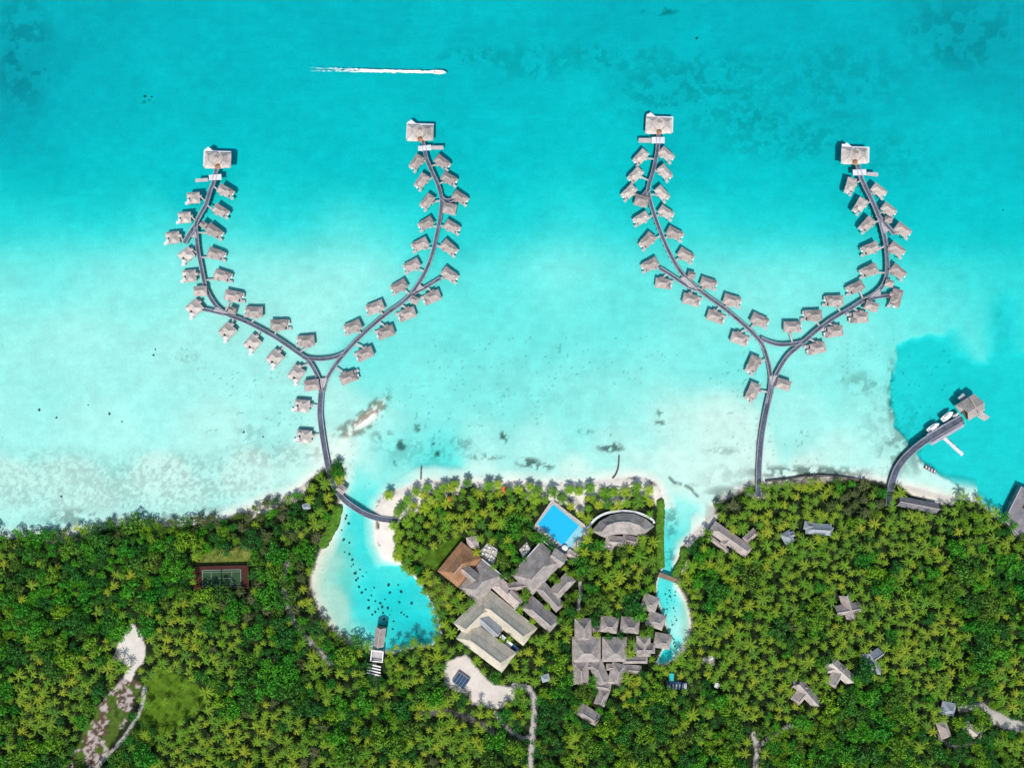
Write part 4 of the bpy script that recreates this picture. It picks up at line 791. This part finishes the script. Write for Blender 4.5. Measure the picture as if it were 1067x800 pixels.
# ------------------------------------------------------------------ vegetation
def palm_tpl(seed, more=0, wide=1.0):
    q = random.Random(seed); V_, F_ = [], []; n = q.randint(13, 16) + more; L0 = q.uniform(4.7, 5.5)
    for i in range(n):
        az = 2*math.pi*(i*0.381966 + q.uniform(-.03, .03)); e = R(q.uniform(-18, 12) + 50*(i/n)**2); L = L0*q.uniform(.82, 1.08)*(1 - .25*(i/n)); dr = R(q.uniform(55, 85))
        ns = 9; p = Vector((0, 0, 0)); pts = [p.copy()]; dirs = []
        for k in range(ns):
            a = e - dr*((k+.5)/ns)**1.3; d = Vector((math.cos(az)*math.cos(a), math.sin(az)*math.cos(a), math.sin(a))); p = p + d*(L/ns); pts.append(p.copy()); dirs.append(d)
        side = Vector((-math.sin(az), math.cos(az), 0))
        for k in range(ns):
            t = (k+.6)/ns; w = .84*wide*math.sin(math.pi*(.10+.86*t))**.7*q.uniform(.85, 1.1)
            up = side.cross(dirs[k])
            for s in (-1, 1):
                b0 = len(V_); a_ = pts[k]; c_ = pts[k+1]*.92 + pts[k]*.08
                tip = (a_+c_)/2 + side*s*w*.82 + dirs[k]*w*.62 - Vector((0, 0, 1))*w*q.uniform(.25, .5)
                V_ += [tuple(a_), tuple(c_), tuple(tip)]; F_.append((b0, b0+1, b0+2) if s < 0 else (b0, b0+2, b0+1))
    return np.array(V_), np.array(F_)
def leafquads(q, centers, normals, sz):
    n = len(centers); t = q.normal(size=(n, 3)); nn = normals + q.normal(size=(n, 3))*.45; nn /= np.linalg.norm(nn, axis=1)[:, None]
    u = np.cross(nn, t); u /= np.linalg.norm(u, axis=1)[:, None]; v = np.cross(nn, u); s = (sz*q.uniform(.6, 1.25, n))[:, None]
    V_ = np.stack([centers - u*s - v*s*.15, centers - v*s*.7, centers + u*s + v*s*.1, centers + v*s*.7], 1).reshape(-1, 3)
    return V_, np.arange(4*n).reshape(-1, 4)
def broad_tpl(seed, nleaf=620, lumps=15, leaf=.36, flat=.62):   # unit crown radius 4 m, centre at origin
    q = np.random.RandomState(seed); C_, N_ = [], []
    for k in range(lumps):
        th = q.uniform(0, 2*math.pi); rr = 4*math.sqrt(q.uniform(0, .62)) if k else 0; zz = 2.2*flat*(1 - (rr/4.2)**2)*q.uniform(.6, 1.25)
        r = q.uniform(1.1, 1.9)*(1 - .2*rr/4); m_ = nleaf//lumps
        d = q.normal(size=(m_, 3)); d[:, 2] = np.abs(d[:, 2])*.9 - .25; d /= np.linalg.norm(d, axis=1)[:, None]
        C_.append(np.array((rr*math.cos(th), rr*math.sin(th), zz)) + d*r*q.uniform(.78, 1.08, (m_, 1))*np.array((1, 1, .8))); N_.append(d)
    return leafquads(q, np.concatenate(C_), np.concatenate(N_), leaf)
def casu_tpl(seed):   # feathery, spiky crown
    q = np.random.RandomState(seed); C_, N_ = [], []
    for k in range(46):
        th = q.uniform(0, 2*math.pi); el = q.uniform(.05, 1.2); L = q.uniform(2.4, 4.4)*(1-.25*el); m_ = 14; t = q.uniform(.25, 1, m_)[:, None]
        d = np.array((math.cos(th)*math.cos(el), math.sin(th)*math.cos(el), math.sin(el)*.8)); C_.append(d*L*t + q.normal(size=(m_, 3))*.22); N_.append(np.tile(np.array((0, 0, 1.0)), (m_, 1)) + d*.4)
    return leafquads(q, np.concatenate(C_), np.concatenate(N_), .27)
PAL = [palm_tpl(100+i) for i in range(7)]; PALF = [palm_tpl(150+i, 6, 1.45) for i in range(4)]; BRD = [broad_tpl(200+i) for i in range(7)]; CAS = [casu_tpl(300+i) for i in range(4)]
SHR = [broad_tpl(400+i, 130, 6, .42, .5) for i in range(5)]
def strip_tube(z0, z1, r0, r1, lx, ly, n=5, st=3):
    V_, F_ = [], []
    for k in range(st+1):
        t = k/st; c = (lx*(1-t)**2, ly*(1-t)**2, z0 + (z1-z0)*t); r = r0 + (r1-r0)*t
        for j in range(n): V_.append((c[0] + r*math.cos(2*math.pi*j/n), c[1] + r*math.sin(2*math.pi*j/n), c[2]))
    for k in range(st):
        for j in range(n): F_.append((k*n+j, k*n+(j+1)%n, (k+1)*n+(j+1)%n, (k+1)*n+j))
    return np.array(V_), np.array(F_)
# rasters in photo pixels
gx, gy = np.meshgrid(np.arange(-34, 1102), np.arange(470, 836)); gx = gx.astype(float); gy = gy.astype(float)
RL = sdf(gx, gy, LAND)
def rect_d(px, py, L, W, an):
    a = R(an); u = (gx-px)*math.cos(a) - (gy-py)*math.sin(a); v = (gx-px)*math.sin(a) + (gy-py)*math.cos(a)
    du = np.abs(u) - L/2; dv = np.abs(v) - W/2
    return np.hypot(np.maximum(du, 0), np.maximum(dv, 0)) + np.minimum(np.maximum(du, dv), 0)
FR = np.full(gx.shape, 99.0)      # free distance to anything that must stay visible
for e in EX: FR = np.minimum(FR, rect_d(*e))
for (p, wd, b_) in PATHS: FR = np.minimum(FR, segdist(gx, gy, p) - wd*(.8 if b_ > .3 else .2))
for i, (p, c) in enumerate(SANDP):
    if i in (0, 1, 3, 4, 9): FR = np.minimum(FR, -sdf(gx, gy, p) + 1)
for p in ([(162,697),(185,700),(210,714),(213,732),(194,752),(170,764),(152,758),(155,720)], GRASSP[1][0]): FR = np.minimum(FR, -sdf(gx, gy, p) + 2)
FR = np.minimum(FR, -sdf(gx, gy, GRASSP[2][0]) + 1)
FR = np.minimum(FR, -sdf(gx, gy, DEBRIS) - 1)
for p in ([(686.5,515),(688,592)], [(713,566),(702,601)], [(352,522),(335,572)]): FR = np.minimum(FR, segdist(gx, gy, p) - 3.5)
FR = np.minimum(FR, segdist(gx, gy, [(790,517),(790,500)]) - 2)
FR = np.minimum(FR, segdist(gx, gy, [(355,516),(346,498),(341,483)]) - 1)
FR = np.minimum(FR, segdist(gx, gy, [(926,522),(927,500)]) - 1)
def at_(A, px, py): return A[int(round(py))-470, int(round(px))+34]
BE = sdf(gx, gy, SANDP[2][0])
# beach: sand stays open along the water; palms only behind a ragged line
open_sand = (BE > 0) & ((gy < 510 + 3*np.sin(gx/9)) | ((gx < 442) & (gy < 545)) | (gx > 682) | ((gx < 450) & (BE > 0)))
FR = np.where(open_sand, -5, FR)
COMP = [(470,480,"the coral-red parasols")]
trees = []; grid = {}
def okdist(px, py, r, f):
    c = int(px//12), int(py//12)
    for a in (-1, 0, 1):
        for b_ in (-1, 0, 1):
            for (x, y, rr) in grid.get((c[0]+a, c[1]+b_), ()):
                if (x-px)**2 + (y-py)**2 < ((r+rr)*f)**2: return False
    return True
def put(kind, px, py, r, f=.72, over=2.2, fr=.42):
    if not (-30 < px < 1097 and 474 < py < 832): return False
    if at_(RL, px, py) < (-4.2 if (px < 225 or px > 1000 or (395 < px < 470 and py > 590) or (395 < px < 470 and py > 590) or (370 < px < 470 and py > 660)) and kind != 's' else r*.5 + .5) or at_(FR, px, py) < r*fr: return False
    if not okdist(px, py, r, f): return False
    trees.append((kind, px, py, r)); grid.setdefault((int(px//12), int(py//12)), []).append((px, py, r)); return True
for (x, y) in [(405,516),(424,520),(433,512),(441,516),(419,528),(430,527),(445,508),(414,534),(410,548),(416,556),(455,513),(462,508),(470,508),(552,507),(519,505),(487,503),(474,505),(509,506),(540,510)]:
    FRs = at_(FR, x, y); trees.append(('p', x, y, rnd.uniform(5.5, 6.8))); grid.setdefault((int(x//12), int(y//12)), []).append((x, y, 6))
for (x, y) in [(351,484),(347,490),(353,493),(277,524),(219,540),(214,545),(226,546),(129,553),(123,556)]:
    trees.append(('c' if y > 500 else 'b', x, y, 7)); grid.setdefault((int(x//12), int(y//12)), []).append((x, y, 6))
for (x, y) in [(601,660),(678,636),(671,651),(640,655.5+6),(629,661),(655,661),(665,668),(690,657),(618,703),(637,704),(589,610),(541,606),(562,625),(548,640),(545,650),(549,633),(654,658),(679,637)]:
    trees.append(('s', x, y, rnd.uniform(3.6, 4.8))); grid.setdefault((int(x//12), int(y//12)), []).append((x, y, 3))
n4 = lambda x, y, c, s: float(fbm(np.array([x]), np.array([y]), c, s, 3)[0])
ZR = np.stack([fbm(gx, gy, 60, 501, 4), fbm(gx, gy, 30, 507, 3)])
def probs(x, y):   # palm, broadleaf, casuarina
    if 395 < x < 697 and y < 545: return (.97, .03, 0)
    if 395 < x < 700 and y < 700: p = (.82, .18, 0)
    elif x < 200: p = (.14, .86, 0) if y < 690 else (.5, .5, 0)
    elif x < 350 and y < 645: p = (.36, .30, .34) if y > 500 else (.2, .5, .3)
    elif x < 470: p = (.50, .34, .16) if x < 340 else (.62, .36, .02)
    elif x < 700: p = (.40, .60, 0)
    else: p = (.84, .15, .01)
    if x > 550 and y > 745: p = (.34, .66, 0)
    if 738 < x < 775 and y < 530 or 865 < x < 905 and 505 < y < 545: p = (.2, .1, .7)
    k = (ZR[0][int(y)-470, int(x)+34] - .5)*4.2
    a = min(max(p[0] - k*.8, .04), .97); return (a, p[1] + p[0] - a if p[2] < .3 else p[1], p[2])
for (x, y, rr) in [(168,704,3.4),(176,712,2.8),(190,706,4.6),(201,722,3.2),(186,736,4.8),(172,748,3.6),(160,757,4.2),(196,743,3.0),(159,728,3.8),(181,725,2.4),(150,744,3.4),(166,738,2.6),(208,728,4.0),(226,578,3.0),(250,573,3.6),(210,582,3.4),(128,728,3),(120,745,3.4),(104,770,3),(112,758,2.6),(96,785,3.2)]:
    trees.append(('s', x, y, rr)); grid.setdefault((int(x//12), int(y//12)), []).append((x, y, rr))
for (x, y) in [(177,697),(193,715),(171,731),(150,765),(203,739),(188,752)]:
    trees.append(('p', x, y, rnd.uniform(4.6, 6.4))); grid.setdefault((int(x//12), int(y//12)), []).append((x, y, 5))
for i in range(900):      # big spreading crowns first, in loose patches
    px = rnd.uniform(-30, 1097); py = rnd.uniform(545, 832); zz = ZR[0][int(py)-470, int(px)+34]
    if zz > (.47 if px < 230 or (py > 720 and px < 900) else .56): put('b', px, py, rnd.uniform(9.5, 14), .62)
for ph, (natt, f) in enumerate(((9000, .80), (26000, .66), (26000, .56))):
    for i in range(natt):
        px = rnd.uniform(-30, 1097); py = rnd.uniform(480, 832); p = probs(px, py); t = rnd.random()*(sum(p))
        k = 'p' if t < p[0] else ('b' if t < p[0]+p[1] else 'c')
        r = rnd.choice((rnd.uniform(4.2, 6), rnd.uniform(5.4, 7.2), rnd.uniform(6.6, 9.0))) if k == 'p' else (rnd.uniform(5.5, 10.5) if ph == 0 else rnd.uniform(4.5, 7.5)) if k == 'b' else rnd.uniform(6.5, 10)
        put(k, px, py, r, f)
for i in range(20000):
    px = rnd.uniform(-30, 1097); py = rnd.uniform(482, 832)
    put('s', px, py, rnd.uniform(2.2, 4.0), .55, fr=.35)
print('TREES', {k: sum(1 for t in trees if t[0] == k) for k in 'pbcs'})
LM = [(584,548,'the swimming pool'),(478,590,'the brown-ended hall'),(560,594,'the grey hipped hall'),(520,665,'the cream-roofed service court'),(642,545,'the crescent-roofed pavilion'),(640,675,'the spa cluster'),(232,602,'the tennis court'),
  (400,620,'the left lagoon'),(395,680,'the lagoon boathouse'),(700,640,'the narrow channel'),(690,555,'the channel hedge'),(526,510,'the larger coral-red parasol'),(470,520,'the smaller coral-red parasol'),(138,680,'the bare white clearing'),(185,730,'the grassy clearing'),
  (105,760,'the rubble strip'),(500,712,'the white cleared ground'),(555,770,'the pale forked path'),(613,745,'the lowest spa roof'),(705,713,'the dark blue basin'),(762,563,'the long beach house'),(854,552,'the winged villa'),(885,633,'the cross-roofed grey villa'),
  (876,700,'the larger starfish-shaped villa'),(840,722,'the left starfish-shaped villa'),(909,690,'the blue-white villa'),(1000,752,'the round compound'),(787,775,'the short pale path'),(957,526,'the long grey shed'),(1055,530,'the grey quay'),(790,510,'the root of the right pier'),
  (300,620,'the shaded left path'),(350,500,'the foot of the left pier'),(20,560,'the left end of the shore'),(120,553,'the left shore'),(30,720,'the lower left corner'),(250,740,'the lower left woods'),(370,740,'the woods under the boathouse'),(455,770,'the woods left of the forked path'),(640,780,'the woods right of the forked path'),(980,620,'the right-hand palm forest'),(240,540,'the left wooded point')]
def where(px, py):
    lx, ly, nm = min(LM, key=lambda l: (l[0]-px)**2 + (l[1]-py)**2); dx, dy = px-lx, py-ly; d = math.hypot(dx, dy)
    far = 'close' if d < 22 else ('a short way' if d < 45 else 'some way')
    s = ('right of' if dx > 0 else 'left of') if abs(dx) > 1.6*abs(dy) else (('below' if dy > 0 else 'above') if abs(dy) > 1.6*abs(dx) else (('below' if dy > 0 else 'above') + ('-right of' if dx > 0 else '-left of')))
    return '%s %s %s' % (far if len(nm.split()) < 7 else 'near', s if len(nm.split()) < 7 or ' ' in s else s, nm)
def inst(me, name, parent, m_=None):
    o = bpy.data.objects.new(name, me); col.objects.link(o); o.parent = parent; return o
def mesh_of(name, V_, F_, m_, tint, seed):
    q = np.random.RandomState(seed); o = npmesh(name, V_, F_, m_, attrs=[('tint', 'FACE', np.full(len(F_), tint)), ('shade', 'FACE', q.uniform(.7, 1.25, len(F_)))]); me = o.data; bpy.data.objects.remove(o); return me
PT = [(.05,'green'),(.22,'deep green'),(.42,'yellow-green'),(.60,'dark green'),(.78,'yellow-green'),(.97,'golden-green')]
BT = [(.03,'deep green'),(.2,'bright green'),(.4,'dark green'),(.6,'yellow-green'),(.8,'dark green'),(.97,'olive green')]
palm_mf = [[mesh_of('crown', *PALF[i], M['palm'], PT[j][0], 90+i*7+j) for j in range(6)] for i in range(len(PALF))]
palm_me = [[mesh_of('crown', *PAL[i], M['palm'], PT[j][0], i*7+j) for j in range(6)] for i in range(len(PAL))]
br_me = [[mesh_of('crown', *BRD[i], M['leaf'], BT[j][0], i*7+j) for j in range(6)] for i in range(len(BRD))]
ca_me = [mesh_of('crown', *CAS[i], M['casuarina'], i*.3, i) for i in range(len(CAS))]
def trunk_me(z, r, m_, s): 
    V_, F_ = strip_tube(-.3, z, r*1.5, r*.8, rnd.uniform(-1, 1), rnd.uniform(-1, 1)); o = npmesh('trunk', V_, F_, m_); me = o.data; bpy.data.objects.remove(o); return me
PTR = [trunk_me(9, .2, M['trunk'], i) for i in range(4)]; BTR = [trunk_me(6, .3, M['bark'], i) for i in range(3)]
bigb = sorted([t for t in trees if t[0] == 'b' and 0 <= t[1] <= 1067 and t[2] <= 800], key=lambda t: -t[3])[:300]; bigb = set(bigb)
pl = sorted([t for t in trees if t[0] == 'p' and 0 <= t[1] <= 1067 and t[2] <= 800], key=lambda t: (0 if (395 < t[1] < 700 and t[2] < 700) else 1, (t[1]-560)**2 + (t[2]-560)**2))[:300]; pl = set(pl)
acc = {'p': [], 'b': [], 's': []}; trk = []
def merge(lst, name, m_, k):
    Vs, Fs, T, Sh, o_ = [], [], [], [], 0
    for (V_, F_, loc_, s_, rz, t, sd_) in lst:
        c, s = math.cos(rz), math.sin(rz); W_ = V_*s_; W_ = np.stack([W_[:, 0]*c - W_[:, 1]*s, W_[:, 0]*s + W_[:, 1]*c, W_[:, 2]], 1) + np.array(loc_)
        Vs.append(W_); Fs.append(F_ + o_); o_ += len(W_); T.append(np.full(len(F_), t)); Sh.append(nr.uniform(.7, 1.25, len(F_)) if sd_ else np.ones(len(F_)))
    return npmesh(name, np.concatenate(Vs), np.concatenate(Fs), m_, attrs=[('tint', 'FACE', np.concatenate(T)), ('shade', 'FACE', np.concatenate(Sh))])
for t in trees:
    k, px, py, r = t; ci = int(rnd.random()*6) % 6; rz = rnd.uniform(0, 6.28)
    zl = 1.0
    if k == 'p':
        zc = (rnd.uniform(5.5, 9.5) if at_(RL, px, py) > 14 else rnd.uniform(4.0, 6.0)) if at_(BE, px, py) < 0 else rnd.uniform(4.5, 6.5); sc_ = r*S/4.25; x, y = XY(px, py, zc); i = rnd.randrange(len(PAL))
        if px > 700: ci = rnd.choice((0, 2, 2, 4, 4, 5, 1, 3))
        if t in pl:
            e = empty('coconut_palm', (x, y, zl), rz); tag(e, ('%s %s coconut palm %s') % ('broad' if r > 6.4 else 'slender', PT[ci][1], where(px, py)), 'palm tree', 'coconut palms around the main complex')
            c = inst(palm_mf[i % 4][(0, 1, 3, 0, 4, 1)[ci]] if at_(BE, px, py) > -6 else palm_me[i][ci], 'crown', e); c.location = (0, 0, zc-zl); c.scale = (sc_,)*3; q_ = inst(PTR[i % 4], 'trunk', e); q_.scale = (1, 1, (zc-zl)/9)
        else: acc['p'].append((*PAL[i], (x, y, zc), sc_, rz, PT[ci][0] + rnd.uniform(-.05, .05), 1)); trk.append((x, y, zc, .2))
    elif k == 'b':
        zc = rnd.uniform(3.0, 6.0) + r*.2 if at_(RL, px, py) > 12 else rnd.uniform(2.2, 3.2); sc_ = r*S/4.0; x, y = XY(px, py, zc); i = rnd.randrange(len(BRD)); vv = ZR[1][min(max(int(py)-470, 0), 365), int(px)+34]
        ci = rnd.choice((0, 1, 1, 3)) if vv > .52 else rnd.choice((0, 2, 4, 5, 4))
        if px > 200 and px < 700 and py > 640 and rnd.random() < .4: ci = 5
        if t in bigb:
            e = empty('broadleaf_tree', (x, y, zl), rz); tag(e, ('%s %s tree %s') % ('spreading' if r > 8.4 else 'bushy', BT[ci][1], where(px, py)), 'tree', 'round-crowned forest trees')
            c = inst(br_me[i][ci], 'crown', e); c.location = (0, 0, zc-zl); c.scale = (sc_,)*3; q_ = inst(BTR[i % 3], 'trunk', e); q_.scale = (sc_, sc_, (zc-zl+1)/6)
        else: acc['b'].append((*BRD[i], (x, y, zc), sc_, rz, BT[ci][0] + rnd.uniform(-.03, .03), 1)); trk.append((x, y, zc, .25))
    elif k == 'c':
        zc = rnd.uniform(3.5, 6) if at_(RL, px, py) > 12 else 2.4; sc_ = r*S/3.9; x, y = XY(px, py, zc+1); i = rnd.randrange(4)
        e = empty('casuarina_tree', (x, y, zl), rz); tag(e, '%s olive-grey feathery tree %s' % ('wide' if r > 8.2 else 'narrow', where(px, py)), 'tree', 'feathery olive-grey trees')
        c = inst(ca_me[i], 'crown', e); c.location = (0, 0, zc-zl); c.scale = (sc_,)*3; q_ = inst(BTR[i % 3], 'trunk', e); q_.scale = (.8, .8, (zc-zl+1)/6)
    else:
        zc = rnd.uniform(1.6, 2.6); x, y = XY(px, py, zc); i = rnd.randrange(5); acc['s'].append((*SHR[i], (x, y, zc), r*S/4, rz, rnd.random()*.95, 1))
tag(merge(acc['p'], 'palm_forest', M['palm'], 0), 'dense yellow-green coconut palms filling the outer forest', 'forest', kind='stuff')
tag(merge(acc['b'], 'understorey_trees', M['leaf'], 0), 'smaller green broadleaf crowns filling in between the forest trees', 'forest', kind='stuff')
tag(merge(acc['s'], 'undergrowth', M['shrub'], 0), 'low shrubs and bushes filling the gaps between the trees', 'shrubs', kind='stuff')
TV, TF, o_ = [], [], 0
for (x, y, z, r) in trk:
    V_, F_ = strip_tube(.8, z, r*1.4, r*.8, rnd.uniform(-1, 1), rnd.uniform(-1, 1), 4, 2); TV.append(V_ + np.array((x, y, 0))); TF.append(F_ + o_); o_ += len(V_)
tag(npmesh('forest_trunks', np.concatenate(TV), np.concatenate(TF), M['trunk']), 'grey-brown trunks under the dense forest crowns', 'trunks', kind='stuff')
# ------------------------------------------------------------------ camera, light, sky
cd = bpy.data.cameras.new('camera'); cam = bpy.data.objects.new('camera', cd); col.objects.link(cam); cam.location = (0, 0, H)
cd.sensor_width = 36; cd.lens = 18.0 / (533.5 * S / H); cd.clip_end = 20000; cd.clip_start = 1; sc.camera = cam
EL = 60.0; AZ = -5.0
sd = bpy.data.lights.new('sun', 'SUN'); sd.energy = 3.75; sd.angle = R(.8); sd.color = (1.0, .95, .87)
so = bpy.data.objects.new('sun', sd); col.objects.link(so); so.rotation_euler = (R(90 - EL), 0, R(AZ)); so.location = (0, -300, 300)
w = bpy.data.worlds.new('World'); sc.world = w; w.use_nodes = True; nt = w.node_tree
bg = nt.nodes['Background']; sk = nt.nodes.new('ShaderNodeTexSky'); sk.sky_type = 'NISHITA'; sk.sun_disc = False
sk.sun_elevation = R(EL); sk.sun_rotation = R(180 - AZ); nt.links.new(sk.outputs[0], bg.inputs[0]); bg.inputs[1].default_value = .14
vs = sc.view_settings; vs.view_transform = 'Standard'; vs.look = 'None'; vs.exposure = 0.05; vs.gamma = 1
sc.cycles.transparent_max_bounces = 12; sc.cycles.max_bounces = 5; sc.cycles.volume_bounces = 0
